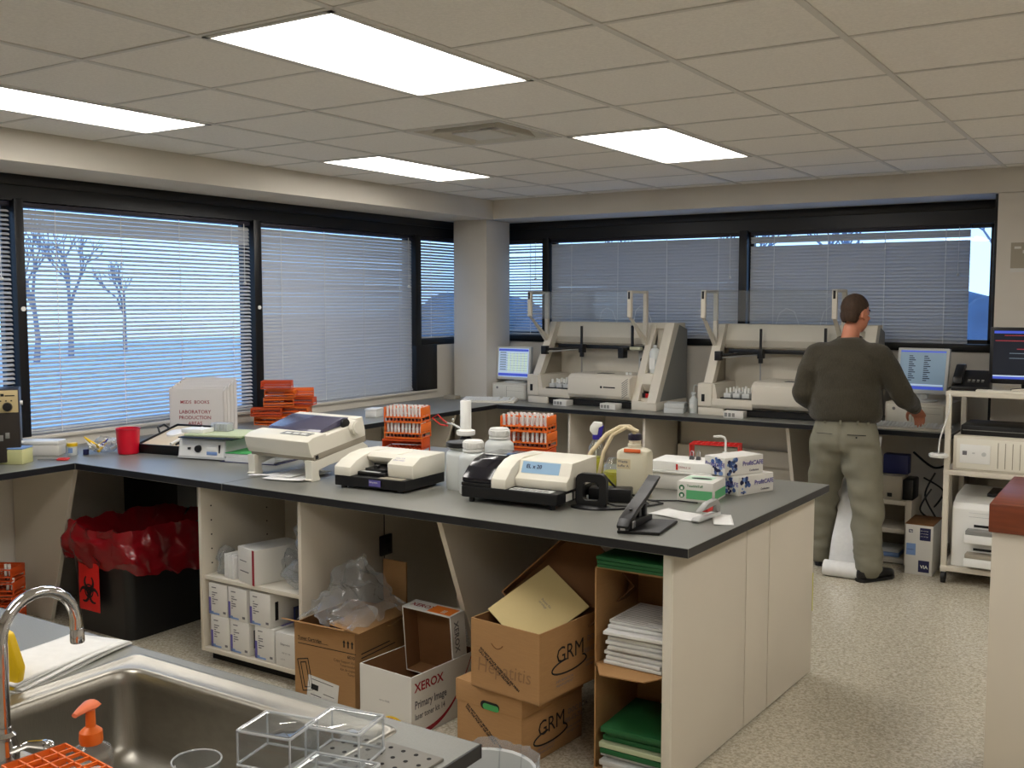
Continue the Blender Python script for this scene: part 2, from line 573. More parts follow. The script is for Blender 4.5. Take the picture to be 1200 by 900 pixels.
# ceiling: slab > tiles and tees
mb = MB(); mb.box(-5.6, XR + .12, YF - .12, 7.95, 2.64, 2.7)
ceil = struct('ceiling', mb, W['ceil'])
XL = [-4.905, -4.46, -3.95, -3.31, -2.70, -2.11, -1.535, -.93, -.34, .25, .84, 1.43, 2.02, XR]
YL = [YF, -1.3, -.7, -.1, .5, 1.1, 1.7, 2.30, 2.885, 3.46, 4.11, 4.70, 5.32, 5.94, 6.56, 7.15, 7.325]
LIGHTS = [(1, 7), (1, 11), (3, 7), (3, 11)]
LIGHTS_ALL = [(1, 7), (1, 11), (4, 7), (4, 11), (4, 3), (9, 3), (9, 7), (9, 11)]
taken = {(4 - 1, 10)}
taken = {(3, 10)}
for i, j in LIGHTS_ALL:
    taken.add((i, j)); taken.add((i, j + 1))
for i in range(len(XL) - 1):
    for j in range(len(YL) - 1):
        if (i, j) in taken:
            continue
        mb = MB()
        dz = random.uniform(-.0012, .0012)
        mb.box(XL[i] + .005, XL[i + 1] - .005, YL[j] + .004, YL[j + 1] - .004, 2.6035 + dz, 2.62)
        fin(mb, 'ceiling_tile', W['ceil'], ceil)
for x in XL[1:-1]:
    mb = MB(); mb.box(x - .0125, x + .0125, YF, 7.325, 2.599, 2.616)
    fin(mb, 'grid_tee', W['tee'], ceil)
for k, y in enumerate(YL[1:-1]):
    mb = MB()
    for i in range(len(XL) - 1):
        if (i, k) in taken and (i, k + 1) in taken and (i, k) != (3, 10) and (i, k + 1) != (3, 10):
            continue
        mb.box(XL[i], XL[i + 1], y - .009, y + .009, 2.5995, 2.615)
    fin(mb, 'grid_tee', W['tee'], ceil)
LLAB = {(1, 7): 'long white ceiling light nearest the left windows and camera', (1, 11): 'long white ceiling light in the far left by the corner column',
        (4, 7): 'large white ceiling light nearest the camera at top centre', (4, 11): 'white ceiling light right of the air vent',
        (4, 3): 'white ceiling light overhead near the sink',
        (9, 3): 'white ceiling light above the camera', (9, 7): 'white ceiling light over the wooden counter', (9, 11): 'white ceiling light over the equipment cart'}
for i, j in LIGHTS_ALL:
    x0, x1, y0, y1 = XL[i] + .012, XL[i + 1] - .012, YL[j] + .01, YL[j + 2] - .01
    t = thing('ceiling_light', LLAB[(i, j)], 'ceiling light', ((x0 + x1) / 2, (y0 + y1) / 2, 2.6), 0, 'ceiling light panels')
    hx, hy = (x1 - x0) / 2, (y1 - y0) / 2
    mb = MB()
    for q in ((-hx, hx, -hy, -hy + .02), (-hx, hx, hy - .02, hy), (-hx, -hx + .02, -hy, hy), (hx - .02, hx, -hy, hy)):
        mb.box(q[0], q[1], q[2], q[3], -.004, .03)
    fin(mb, 'frame', W['tee'], t)
    mb = MB(); mb.box(-hx + .018, hx - .018, -hy + .018, hy - .018, .004, .03)
    fin(mb, 'diffuser', W['panel'], t)
# air vent
t = thing('air_vent', 'square steel four-way air vent in the ceiling tiles', 'air vent', (-3.005, 4.405, 2.6))
def ringv(a, b, z0, z1, th=.006):
    mb = MB()
    for k in range(4):
        rot = Matrix.Rotation(k * PI / 2, 4, 'Z')
        n0 = len(mb.bm.verts)
        pts = [(-a, -a, z0), (a, -a, z0), (b, -b, z1), (-b, -b, z1)]
        up = [(p[0], p[1], p[2] + th) for p in pts]
        v = [mb.bm.verts.new(rot @ Vector(p)) for p in pts + up]
        for f in ((0, 1, 2, 3), (7, 6, 5, 4), (0, 4, 5, 1), (1, 5, 6, 2), (2, 6, 7, 3), (3, 7, 4, 0)):
            mb.bm.faces.new([v[q] for q in f])
    bmesh.ops.recalc_face_normals(mb.bm, faces=mb.bm.faces[:])
    return mb
fin(ringv(.292, .262, -.004, -.002), 'frame', W['tee'], t, smooth=0)
fin(ringv(.262, .222, -.002, .06), 'louvre', W['steelvent'], t, smooth=0)
fin(ringv(.192, .150, -.010, .045), 'louvre', W['steelvent'], t, smooth=0)
mb = MB(); mb.box(-.118, .118, -.118, .118, -.008, .0, .002); fin(mb, 'centre_plate', W['tee'], t)
mb = MB(); mb.box(-.285, .285, -.285, .285, .05, .055); fin(mb, 'back_plate', W['dark'], t)

# ---------------------------------------------------------------- blinds
def slat_mesh(w):
    mb = MB()
    hw, th = .014, .0008
    prof = [(-hw, -.0036), (-hw * .5, -.0006), (0, .0006), (hw * .5, -.0006), (hw, -.0036)]
    lo = [(y, z - th) for y, z in prof]
    mb.prism([(y, z) for y, z in prof] + lo[::-1], -w / 2, w / 2, 'x')
    return mb.mesh('slat', W['slat'], 40)

def blind(label, loc, rz, w, h, tilt, top_gap=.022, pitch=.0252, extra_gap=None, close_top=0, tilt_top=62, cords=4, drop=0, jitter=0):
    t = thing('venetian_blind', label, 'blind', loc, rz, 'venetian blinds at the windows')
    mb = MB(); mb.box(-w / 2, w / 2, -.016, .016, -.028, 0, .003); fin(mb, 'headrail', W['rail'], t)
    sm = slat_mesh(w)
    z = -.028 - top_gap
    k = 0
    while z > -h + .02:
        tl = tilt_top if k < close_top else tilt + random.uniform(-jitter, jitter)
        if extra_gap and extra_gap[0] == k:
            z -= extra_gap[1]
        fin(sm, 'slat', None, t, (0, 0, z), (R(tl), R(random.uniform(-.06, .06)), 0))
        z -= pitch; k += 1
    mb = MB(); mb.box(-w / 2, w / 2, -.012, .012, -h, -h + .014, .003); fin(mb, 'bottom_rail', W['slat'], t)
    for c in range(cords):
        x = -w / 2 + w * ([.12, .38, .64, .9][c] if cords == 4 else [.2, .8][c])
        mb = MB(); mb.box(x - .0025, x + .0025, -.0150, -.0135, -h, -.028); fin(mb, 'ladder_cord', W['cordm'], t)
    mb = MB(); mb.tube([(w / 2 - .07, -.03, -.02), (w / 2 - .072, -.032, -.3), (w / 2 - .07, -.03, -min(.42, h * .4))], .0022, 5)
    mb.ball((w / 2 - .07, -.03, -min(.43, h * .41)), .012, n=8)
    fin(mb, 'pull_cord', W['cordm'], t)
    return t
XB = -5.445
blind('white venetian blind at the far left, cut by the photo edge', (XB, 2.48, 2.297), 90, 1.62, 1.30, 30)
blind('open white venetian blind on the large left window full of daylight', (XB, 4.2075, 2.297), 90, 1.69, 1.315, 32, close_top=5, jitter=4)
blind('closed grey-looking venetian blind behind the orange rack stack', (XB, 6.005, 2.297), 90, 1.735, 1.315, 62, jitter=4)
blind('short venetian blind left of the corner column', (XB, 7.38, 2.297), 90, .83, .875, 45, cords=2, jitter=5)
YB = 7.845
blind('narrow half-open blind right of the corner column', (-5.04, YB, 2.285), 0, .66, .84, 30, top_gap=.02, extra_gap=(3, .02), cords=2, jitter=7)
blind('closed venetian blind behind the left analyser', (-3.76, YB, 2.285), 0, 1.735, .86, -64, jitter=3)
blind('closed venetian blind behind the standing man', (-2.0, YB - .01, 2.285), 0, 1.60, .865, -66, extra_gap=(2, .022), jitter=3)

# ---------------------------------------------------------------- outside: bare trees
def tree(name, x, y, h, label, sd):
    rnd = random.Random(sd)
    t = thing(name, label, 'tree', (x, y, -.9), 0, 'bare trees outside the windows')
    mb = MB()
    def br(p, d, l, r, dep):
        q = p + d * l
        mb.tube([p, p + d * l * .5 + Vector((rnd.uniform(-.05, .05), rnd.uniform(-.05, .05), 0)) * l, q], [r, r * .85, r * .7], 5)
        if dep == 0: return
        for _ in range(3):
            dd = (d + Vector((rnd.uniform(-.8, .8), rnd.uniform(-.8, .8), rnd.uniform(-.1, .5)))).normalized()
            br(q, dd, l * rnd.uniform(.55, .8), r * .6, dep - 1)
    br(Vector((0, 0, 0)), Vector((0, 0, 1)), h * .33, h * .022, 4)
    fin(mb, 'branches', W['bark'], t)
for k, (x, y, h) in enumerate(((-40, 25.2, 6.5), (-44, 29.5, 7), (-42, 22.5, 6), (-46, 34, 6), (-9, 34, 7), (-6.3, 52, 9), (-14, 38, 7), (-21, 41, 7))):
    tree('bare_tree', x, y, h, ['bare tree seen through the open left blind', 'bare tree beyond the back windows'][k > 3] + [', nearest the camera', ', second along', ', third along', ', fourth along'][k % 4], k)
HEDGE = M('dull_hedge', (92, 104, 122), .9, var=.3, vscale=1)
for k in range(9):
    mb = MB(); rnd = random.Random(k)
    for q in range(16):
        mb.ball((rnd.uniform(-1.3, 1.3), rnd.uniform(-.7, .7), rnd.uniform(.3, 2.4)), rnd.uniform(.45, .8), n=8)
    single('hedge_shrub', mb, HEDGE, 'blue-grey shrub outside the back windows, %s in the row' % ['leftmost', 'second from left', 'third from left', 'fourth from left', 'middle one', 'fourth from right', 'third from right', 'second from right', 'rightmost'][k], 'shrub', (-13 + 1.75 * k, 18 + (k % 2) * .6, -.92), 0, 'shrubs beyond the back windows')

# ================================================================ BENCHES
ZT, TH = .90, .035
def worktop(poly, parent, name='worktop'):
    mb = MB(); mb.prism(poly, ZT - TH, ZT, 'z', 0, 1, bev=.002)
    return fin(mb, name, [W['top'], W['topedge']], parent, smooth=0)
def gable(parent, pts, a, b, axis):
    mb = MB(); mb.prism(pts, a, b, axis, bev=.001)
    return fin(mb, 'gable', W['cab'], parent, smooth=0)
# corner + left bench nearest the camera
b1 = thing('corner_bench', 'grey worktop wrapping the near left corner below the bright window', 'bench', (0, 0, 0))
worktop([(-5.405, 1.0), (-4.80, 1.0), (-4.775, 3.2), (-3.662, 3.2), (-3.662, 4.70), (-5.405, 4.70)], b1)
gable(b1, [(-5.40, 0), (-5.09, 0), (-4.83, .865), (-5.40, .865)], 3.23, 3.255, 'y')
gable(b1, [(-5.40, 0), (-5.09, 0), (-4.83, .865), (-5.40, .865)], 1.1, 1.125, 'y')
b2 = thing('peninsula_bench', 'grey topped peninsula worktop in the middle of the room', 'bench', (0, 0, 0))
worktop([(-3.658, 3.2), (-1.344, 3.2), (-1.284, 4.70), (-3.658, 4.70)], b2)
gable(b2, [(3.27, .865), (3.62, 0.0), (4.42, 0.0), (4.42, .865)], -2.475, -2.45, 'x')
mb = MB(); mb.box(-3.19, -1.44, 4.40, 4.42, .08, .865); fin(mb, 'back_panel', W['cab'], b2)  # added panel, keeps light from behind out of the dark kneeholes
b3 = thing('window_bench', 'grey worktop along the far part of the left windows', 'bench', (0, 0, 0))
worktop([(-5.405, 4.704), (-4.61, 4.704), (-4.61, 7.328), (-5.405, 7.328)], b3)
gable(b3, [(-5.40, 0), (-5.0, 0), (-4.66, .865), (-5.40, .865)], 6.42, 6.445, 'y')
b4 = thing('back_bench', 'grey worktop under the back windows carrying the two analysers', 'bench', (0, 0, 0))
worktop([(-4.606, 6.93), (-1.13, 6.93), (-1.13, 7.805), (-4.975, 7.805), (-4.975, 7.335), (-4.606, 7.335)], b4)
gable(b4, [(6.99, .865), (7.30, 0), (7.80, 0), (7.80, .865)], -2.225, -2.20, 'x')
gable(b4, [(6.99, .865), (7.30, 0), (7.80, 0), (7.80, .865)], -1.175, -1.15, 'x')
mb = MB(); mb.box(-3.28, -2.23, 7.62, 7.64, .3, .865); fin(mb, 'back_panel', W['cab'], b4)
mb = MB(); mb.box(-3.28, -2.23, 7.56, 7.60, .48, .60); fin(mb, 'cable_tray', W['cab'], b4)

def open_cabinet(name, label, x0, x1, y0, y1, z1=.865, zb=.06, shelf=None, kick=True, back=True):
    t = thing(name, label, 'cabinet', ((x0 + x1) / 2, y0, 0))
    h, d, th = (x1 - x0) / 2, y1 - y0, .02
    for s in (-1, 1):
        mb = MB(); mb.box(*( (-h, -h + th) if s < 0 else (h - th, h)), 0, d, zb, z1, .0015); fin(mb, 'side_panel', W['cab'], t)
    mb = MB(); mb.box(-h + th, h - th, .002, d, zb, zb + th, .001); fin(mb, 'bottom_panel', W['cab'], t)
    if shelf:
        mb = MB(); mb.box(-h + th, h - th, .012, d - .02, shelf - th, shelf, .001); fin(mb, 'shelf', W['cabedge'], t)
    mb = MB(); mb.box(-h + th, h - th, d - .015, d, zb, z1); fin(mb, 'back_panel', W['cab'], t)
    if kick:
        mb = MB(); mb.box(-h, h, .07, d, 0, zb); fin(mb, 'plinth', W['dark'], t)
    return t
sc = open_cabinet('shelf_cabinet', 'cream open shelf cabinet full of small white boxes under the bench', -3.87, -3.195, 3.235, 3.80, shelf=.43)
mb = MB()
for k in range(9):
    for yy in (.06, .42):
        mb.cyl((.3175 - .6345 + .0005, yy, .2 + k * .07), .004, .002, 'x', 6)
fin(mb, 'peg_holes', W['dark'], sc)
# rear half of that run, joined by the black outlet hardware on the seam
t = thing('rear_cabinet', 'cream cabinet back to back with the shelf cabinet, black outlet on its seam', 'cabinet', (-3.53, 3.81, 0))
mb = MB(); mb.box(-.335, .335, 0, .60, .06, .865, .001); fin(mb, 'carcass', W['cab'], t)
mb = MB(); mb.box(-.30, .30, .02, .58, 0, .06); fin(mb, 'plinth', W['dark'], t)
mb = MB(); mb.box(.334, .350, -.045, .04, .50, .60, .004)
for yy in (-.02, .015):
    for zz in (.525, .575):
        mb.box(.349, .352, yy - .006, yy + .006, zz - .01, zz + .01)
fin(mb, 'outlet_box', W['blackp'], t)
mb = MB(); mb.box(.334, .346, -.045, .04, .835, .862, .002); fin(mb, 'top_bracket', W['blackp'], t)
mb = MB(); mb.box(.3345, .337, -.008, -.004, .06, .86); fin(mb, 'seam_strip', W['dark'], t)
# end cabinet of the peninsula with its three end panels
t = thing('end_cabinet', 'cream end panels closing the right end of the peninsula', 'cabinet', (-1.42, 3.235, 0), 0)
ang = math.atan2(.075, 1.455)
E_ = Matrix.Rotation(-ang, 4, 'Z')
for a, b in ((0, .657), (.664, .902), (.909, 1.45)):
    mb = MB(); mb.box(-.022, 0, a, b, .012, .864, .0012); mb.xf(E_); fin(mb, 'end_panel', W['cab'], t)
mb = MB(); mb.box(-.03, -.0222, .014, 1.44, .012, .864); mb.xf(E_); fin(mb, 'inner_panel', W['dark'], t)
mb = MB(); mb.box(-.032, 0.0006, -.002, .0135, .012, .863, .001); mb.xf(E_); fin(mb, 'edge_band', W['cabedge'], t)
mb = MB(); mb.box(-.018, .0015, 1.446, 1.452, .30, .48); mb.xf(E_); fin(mb, 'yellow_tape', W['tape'], t)
# cabinet under the back bench
open_cabinet('back_shelf_cabinet', 'cream open cabinet under the back bench below the left analyser', -3.97, -3.30, 6.99, 7.60)
# wooden-topped counter at the right edge
t = thing('wood_top_counter', 'cream cabinet with thick red-brown wooden top at right edge', 'counter', (-.455, 3.6, 0))
mb = MB(); mb.prism([(-.012, 0), (.8, 0), (.8, .62), (-.012, .62)], .99, 1.085, 'z', bev=.004); fin(mb, 'wooden_top', W['wood'], t)
mb = MB(); mb.box(-.002, .78, .012, .60, .06, .99, .002); fin(mb, 'carcass', W['cab'], t)
mb = MB(); mb.box(.03, .76, .05, .58, 0, .06); fin(mb, 'plinth', W['dark'], t)

# ================================================================ SINK COUNTER
t = thing('sink_counter', 'grey worktop in the foreground holding the stainless sink', 'counter', (0, 0, 0))
SX0, SX1, SY0, SY1 = -2.04, -1.235, .93, 1.515
bx0, bx1, by0, by1 = -1.985, -1.29, 1.06, 1.445
YE, XE, XW, YN = 1.548, -1.07, -3.3, .86
for q in ((XW, SX0 + .02, YN, YE), (SX1 - .02, XE, YN, YE), (SX0 + .02, SX1 - .02, YN, SY0 + .02), (SX0 + .02, SX1 - .02, SY1 - .02, YE)):
    mb = MB(); mb.box(q[0], q[1], q[2], q[3], .874, .90, 0); fin(mb, 'worktop', W['top'], t)
mb = MB(); mb.box(XE - .0005, XE + .003, YN, YE + .003, .872, .899); mb.box(XW, XE + .003, YE - .0005, YE + .003, .872, .899); fin(mb, 'front_edge', W['topedge'], t)
mb = MB(); mb.box(XW, -1.16, .90, 1.47, .06, .66); fin(mb, 'carcass', W['cab'], t)
mb = MB(); mb.box(XW, -2.06, .90, 1.47, .66, .873); mb.box(-1.20, -1.16, .90, 1.47, .66, .873); mb.box(-2.06, -1.2, .89, .915, .66, .873); mb.box(-2.06, -1.2, 1.46, 1.47, .66, .873); fin(mb, 'carcass_top', W['cab'], t)
mb = MB(); mb.box(XW, -1.2, .95, 1.42, 0, .06); fin(mb, 'plinth', W['dark'], t)
# sink: rim with a lipped edge, rounded bowl
sk = thing('sink', 'stainless steel drop-in sink with a deep rounded bowl', 'sink', (0, 0, .9))
def rr(x0, x1, y0, y1, r, n=7):
    pts = []
    for cx, cy, a0 in ((x1 - r, y1 - r, 0), (x0 + r, y1 - r, 90), (x0 + r, y0 + r, 180), (x1 - r, y0 + r, 270)):
        for k in range(n):
            a = R(a0 + 90 * k / (n - 1))
            pts.append((cx + r * math.cos(a), cy + r * math.sin(a)))
    return pts
def rings(mb, defs, mi=0):
    RR = []
    for x0, x1, y0, y1, r, z in defs:
        RR.append([mb.bm.verts.new((p[0], p[1], z)) for p in rr(x0, x1, y0, y1, r)])
    n = len(RR[0])
    for A, B in zip(RR, RR[1:]):
        for k in range(n):
            mb.bm.faces.new((A[k], A[(k + 1) % n], B[(k + 1) % n], B[k])).material_index = mi
    return RR
mb = MB()
def ins(d, z, r):
    return (bx0 + d, bx1 - d, by0 + d, by1 - d, r, z)
defs = [(SX0, SX1, SY0, SY1, .02, .0005), (SX0 + .003, SX1 - .003, SY0 + .003, SY1 - .003, .02, .005), (SX0 + .012, SX1 - .012, SY0 + .012, SY1 - .012, .018, .006),
        (SX0 + .02, SX1 - .02, SY0 + .02, SY1 - .02, .018, .0025), (bx0 - .012, bx1 + .012, by0 - .012, by1 + .012, .062, .002), ins(-.003, .0035, .055), ins(.004, -.004, .052), ins(.008, -.03, .05), ins(.014, -.165, .05),
        ins(.03, -.192, .05), ins(.06, -.202, .05), ins(.14, -.206, .05)]
RR = rings(mb, defs)
mb.bm.faces.new(RR[-1])
bmesh.ops.recalc_face_normals(mb.bm, faces=mb.bm.faces[:])
fin(mb, 'bowl_and_rim', W['steel'], sk, smooth=60)
mb = MB(); mb.cyl((-1.63, 1.25, -.206), .042, .004, n=20); fin(mb, 'drain', W['chrome'], sk)
# faucet
t = thing('faucet', 'chrome gooseneck faucet arching over the sink', 'faucet', (-1.728, 1.0, .903))
mb = MB(); mb.lathe([(.03, 0), (.03, .006), (.024, .012), (.022, .04), (.018, .052), (.019, .06), (.013, .066), (.012, .075)], n=18); fin(mb, 'base', W['chrome'], t)
pts = [(0, 0, .06), (0, 0, .12), (0, 0, .19), (0, 0, .23)]
for k in range(1, 15):
    a = PI - PI * 1.05 * k / 14
    pts.append((0, .074 + .074 * math.cos(a), .23 + .074 * math.sin(a)))
pts.append((0, .150, .205))
mb = MB(); mb.tube(pts, .0105, 14); fin(mb, 'spout', W['chrome'], t)
mb = MB(); mb.lathe([(.0125, -.012), (.0135, -.008), (.0135, .012), (.012, .016)], (0, .150, .200), 16); fin(mb, 'aerator', W['chrome'], t)
mb = MB(); mb.tube([(.02, .0, .035), (.055, .012, .052), (.095, .02, .058)], [.006, .006, .009], 10); mb.ball((.1, .021, .058), (.012, .01, .009), n=10); fin(mb, 'lever', W['chrome'], t)
# folded paper towels
t = thing('paper_towels', 'folded stack of white paper towels beside the sink', 'towels', (-2.14, 1.37, .9), 12)
for k in range(4):
    mb = MB()
    def f(x, y, k=k):
        return (x + .004 * math.sin(k * 2.1), y + .006 * math.sin(k * 1.3), .004 + .006 * k + (.006 * k / 3) * math.sin(x * 22 + k) + .004 * math.sin(y * 14 + k))
    mb.sheet(-.09 + .003 * k, .07 - .005 * k, -.17, .17 - .012 * k, f, 12, 14)
    o = fin(mb, 'towel_fold', W['paper'], t, smooth=60)
    s = o.modifiers.new('th', 'SOLIDIFY'); s.thickness = .004
# yellow upright splash tool behind the faucet
mb = MB(); mb.prism([(-.05, 0), (.045, 0), (.055, .05), (.03, .125), (-.05, .16)], 0, .022, 'y', bev=.006)
single('yellow_sponge_holder', mb, W['yellow'], 'yellow plastic slab standing behind the faucet at left edge', 'sponge holder', (-2.10, 1.205, .9), 20)
# soap dispenser
t = thing('soap_dispenser', 'clear soap bottle with an orange pump top', 'soap bottle', (-1.498, 1.016, .905), 10)
mb = MB(); mb.lathe([(.001, .001), (.033, .001), (.035, .006), (.035, .085), (.031, .10), (.016, .112), (.015, .118)], n=20); fin(mb, 'bottle', W['clear'], t)
mb = MB(); mb.lathe([(.001, .003), (.031, .003), (.032, .045), (.001, .045)], n=18); fin(mb, 'soap', M('peach_soap', (226, 150, 120), .2, trans=.4), t)
mb = MB(); mb.lathe([(.0185, .112), (.0195, .12), (.0185, .136), (.012, .143), (.0085, .146), (.0075, .185)], n=18); fin(mb, 'pump_collar', W['orange'], t)
mb = MB(); mb.loft([((0, .010, .190), (.016, 0, 0), (0, .0, .002)), ((0, .0, .189), (.018, 0, 0), (0, .01, .008)), ((0, -.015, .187), (.012, 0, 0), (0, 0, .006)), ((0, -.034, .182), (.006, 0, 0), (0, 0, .004))], n=12); fin(mb, 'pump_head', M('peach_plastic', (240, 130, 90), .3), t)
t.scale = (1, 1, .84)
# orange rack by the sink
def grid_rack(name, w, d, h, nx, ny, mat, label, loc, rz, group=None, cat='tube rack'):
    t = thing(name, label, cat, loc, rz, group)
    for z in (h - .006, h * .45):
        mb = MB()
        for i in range(nx + 1):
            x = -w / 2 + w * i / nx; mb.box(x - .0015, x + .0015, -d / 2, d / 2, z, z + .006)
        for j in range(ny + 1):
            y = -d / 2 + d * j / ny; mb.box(-w / 2, w / 2, y - .0015, y + .0015, z, z + .006)
        fin(mb, 'grid_plate', mat, t)
    mb = MB(); mb.box(-w / 2, w / 2, -d / 2, d / 2, 0, .003); fin(mb, 'base_plate', mat, t)
    for s in (-1, 1):
        mb = MB(); mb.box(s * w / 2 - .002, s * w / 2 + .002, -d / 2, d / 2, 0, h, .001); fin(mb, 'end_wall', mat, t)
    return t
grid_rack('tube_rack', .21, .105, .095, 8, 4, W['orange'], 'empty orange grid rack at the bottom left by the sink', (-1.43, .925, .906), -6)
# clear acrylic boxes
def clear_box(label, loc, rz, w, d, h):
    t = thing('clear_box', label, 'plastic box', loc, rz, 'clear plastic boxes by the sink')
    mb = MB()
    r = .006
    RR = rings(mb, [(-w / 2, w / 2, -d / 2, d / 2, r, 0), (-w / 2 + .001, w / 2 - .001, -d / 2 + .001, d / 2 - .001, r, h - .005), (-w / 2 + .004, w / 2 - .004, -d / 2 + .004, d / 2 - .004, r, h), (-w / 2 + .008, w / 2 - .008, -d / 2 + .008, d / 2 - .008, r, h - .0015)])
    mb.bm.faces.new(RR[-1])
    fin(mb, 'shell', W['clear'], t, smooth=50)
    mb = MB()
    for z, e in ((.001, .0012), (h - .002, .0)):
        p = rr(-w / 2 - e, w / 2 + e, -d / 2 - e, d / 2 + e, r, 4)
        mb.tube([(q[0], q[1], z) for q in p], (.0026), 8, closed=True)
    for sx_ in (-1, 1):
        for sy_ in (-1, 1):
            mb.tube([(sx_ * (w / 2 - .001), sy_ * (d / 2 - .001), 0), (sx_ * (w / 2 - .001), sy_ * (d / 2 - .001), h)], .002, 6)
    fin(mb, 'bright_rim', W['rimclear'], t)
    return t
W['rimclear'] = thin_clear('thick_acrylic_edge', (.82, .85, .88), gloss=.5, milk=.42)
clear_box('clear plastic box, rear one of the pair by the sink', (-1.245, 1.365, .906), 12, .112, .095, .066)
clear_box('clear plastic box, front left one of the pair by the sink', (-1.335, 1.285, .906), 12, .112, .095, .066)
clear_box('flat clear plastic lid box at the bottom edge by the perforated mat', (-1.18, 1.262, .906), 12, .13, .10, .03)
mb = MB()
W['mat'] = M('grey_perforated_mat', (128, 124, 116), .5)
mb.box(-.11, .11, -.19, .19, 0, .005, .002)
for i in range(7):
    for j in range(12):
        mb.cyl((-.09 + .03 * i, -.17 + .031 * j, .005), .0045, .0006, n=8, mi=1)
single('perforated_mat', mb, [W['mat'], W['dark']], 'grey perforated drain mat under the clear boxes', 'drain mat', (-1.195, 1.265, .9), 0)
t = thing('measuring_cup', 'clear round plastic cup with white scale marks at bottom', 'cup', (-1.42, 1.17, .872), 0)
mb = MB(); mb.lathe([(.03, 0), (.034, .002), (.042, .055), (.044, .056), (.0425, .056), (.033, .004), (.001, .003)], n=28); fin(mb, 'cup', W['clear'], t)
mb = MB(); mb.tube([(.043 * math.cos(2 * PI * k / 28), .043 * math.sin(2 * PI * k / 28), .056) for k in range(28)], .0018, 6, closed=True); fin(mb, 'rim', W['rimclear'], t)
mb = MB()
for k in range(8):
    a = R(-150 + 12 * k); mb.box(-.001, .001, -.0005, .0005, .01, .045, Mx=Matrix.Translation((.0395 * math.cos(a), .0395 * math.sin(a), 0)))
fin(mb, 'scale_marks', W['white'], t)
# waste can with a clear liner beyond the sink counter
t = thing('waste_can', 'waste can with a clear crumpled liner below the sink counter end', 'waste can', (-1.555, 2.27, -.11))
mb = MB(); mb.lathe([(.11, .11), (.145, .54), (.15, .545), (.143, .54), (.108, .12), (.001, .12)], n=24); fin(mb, 'can', W['greyl'], t)
def fl(u, v):
    a = 2 * PI * u
    r = .155 + .012 * math.sin(9 * a) * v + .006 * math.sin(23 * a)
    if v < .5: return (r * math.cos(a), r * math.sin(a), .42 + .15 * v * 2 + .008 * math.sin(7 * a))
    q = (v - .5) * 2
    r2 = r - .02 * q
    return (r2 * math.cos(a), r2 * math.sin(a), .57 - .25 * q + .008 * math.sin(7 * a))
sheetbag(fl, 72, 10, W['film'], 'liner', t)

# ================================================================ PENINSULA: machines
def arc_profile(pts):
    return pts
# dot matrix printer on a raised stand
t = thing('dot_matrix_printer', 'ivory dot matrix printer with violet smoked lid on a stand', 'printer', (-3.545, 3.45, .9), 0)
TL = Matrix.Translation((0, .0, .092)) @ Matrix.Rotation(R(8.5), 4, 'X')
def tb(mb): return mb.xf(TL)
mb = MB()
mb.prism([(.012, .018), (0, .045), (-.006, .10), (.03, .112), (.12, .112), (.12, .10), (.30, .10), (.33, .128), (.385, .128), (.395, .06), (.39, .018)], -.212, .212, 'x', bev=.004)
fin(tb(mb), 'body', W['ivory'], t, smooth=20)
mb = MB(); mb.box(-.205, .2125, .02, .392, .0, .03, .002); fin(tb(mb), 'lower_tray', W['beige2'], t)
mb = MB(); mb.prism([(.122, .103), (.31, .103), (.335, .131), (.30, .139), (.14, .118)], -.185, .165, 'x', bev=.002); fin(tb(mb), 'smoked_lid', W['smokelid'], t)
mb = MB(); mb.box(-.02, .165, .045, .095, .1115, .1135, .001, 0)
for k in range(3): mb.box(.0 + .05 * k, .035 + .05 * k, .06, .078, .1130, .1142, 0, 1)
fin(tb(mb), 'control_strip', [W['grey'], W['white']], t)
mb = MB(); mb.box(-.19, -.12, -.0055, -.004, .082, .092, 0); mb.xf(Matrix.Rotation(R(-3), 4, 'X')); fin(tb(mb), 'badge', W['darkblue'], t)
mb = MB(); mb.cyl((.212, .315, .09), .036, .022, 'x', 20); mb.cyl((.234, .315, .09), .030, .006, 'x', 20); fin(tb(mb), 'platen_knob', W['ivory'], t)
mb = MB(); mb.cyl((.178, .285, .112), .026, .014, 'x', 16); mb.tube([(.18, .285, .12), (-.18, .30, .125)], .012, 10); fin(tb(mb), 'tractor', W['blackp'], t)
mb = MB(); mb.box(.2125, .2135, .03, .05, .006, .024); fin(tb(mb), 'power_switch', W['blackp'], t)
for s in (-1, 1):
    mb = MB()
    mb.prism([(.0, 0), (.055, 0), (.06, .008), (.05, .03), (.05, .05), (.12, .065), (.30, .085), (.33, .03), (.37, .03), (.385, 0.0), (.40, 0), (.40, .125), (.36, .15), (.05, .098), (.0, .098), (.006, .012), (-.008, .008)], s * .19 - .022, s * .19 + .022, 'x', bev=.002)
    fin(mb, 'stand_leg', W['ivory'], t, smooth=20)
mb = MB(); mb.tube([(.2, .39, .03), (.26, .46, .06), (.33, .5, .015), (.45, .52, .008)], .004, 6); fin(mb, 'power_cord', W['cable'], t)
for k, (x, y, rz, w, d) in enumerate(((-3.50, 3.53, 14, .21, .29), (-3.56, 3.56, 4, .18, .25), (-3.60, 3.44, 30, .20, .03))):
    mb = MB()
    def f(x_, y_, k=k): return (x_, y_, .002 + .004 * (1 - k % 2) + .006 * math.sin(9 * x_ + k) ** 2)
    mb.sheet(-w / 2, w / 2, -d / 2, d / 2, f, 8, 8)
    o = single('paper_sheet', mb, W['paper'], ['white sheet sticking out under the dot matrix printer', 'second paper lying under the dot matrix printer', 'narrow paper strip before the dot matrix printer'][k], 'paper', (x, y, .901 + .004 * k * (k < 2)), rz)
    s = o.modifiers.new('th', 'SOLIDIFY'); s.thickness = .0012
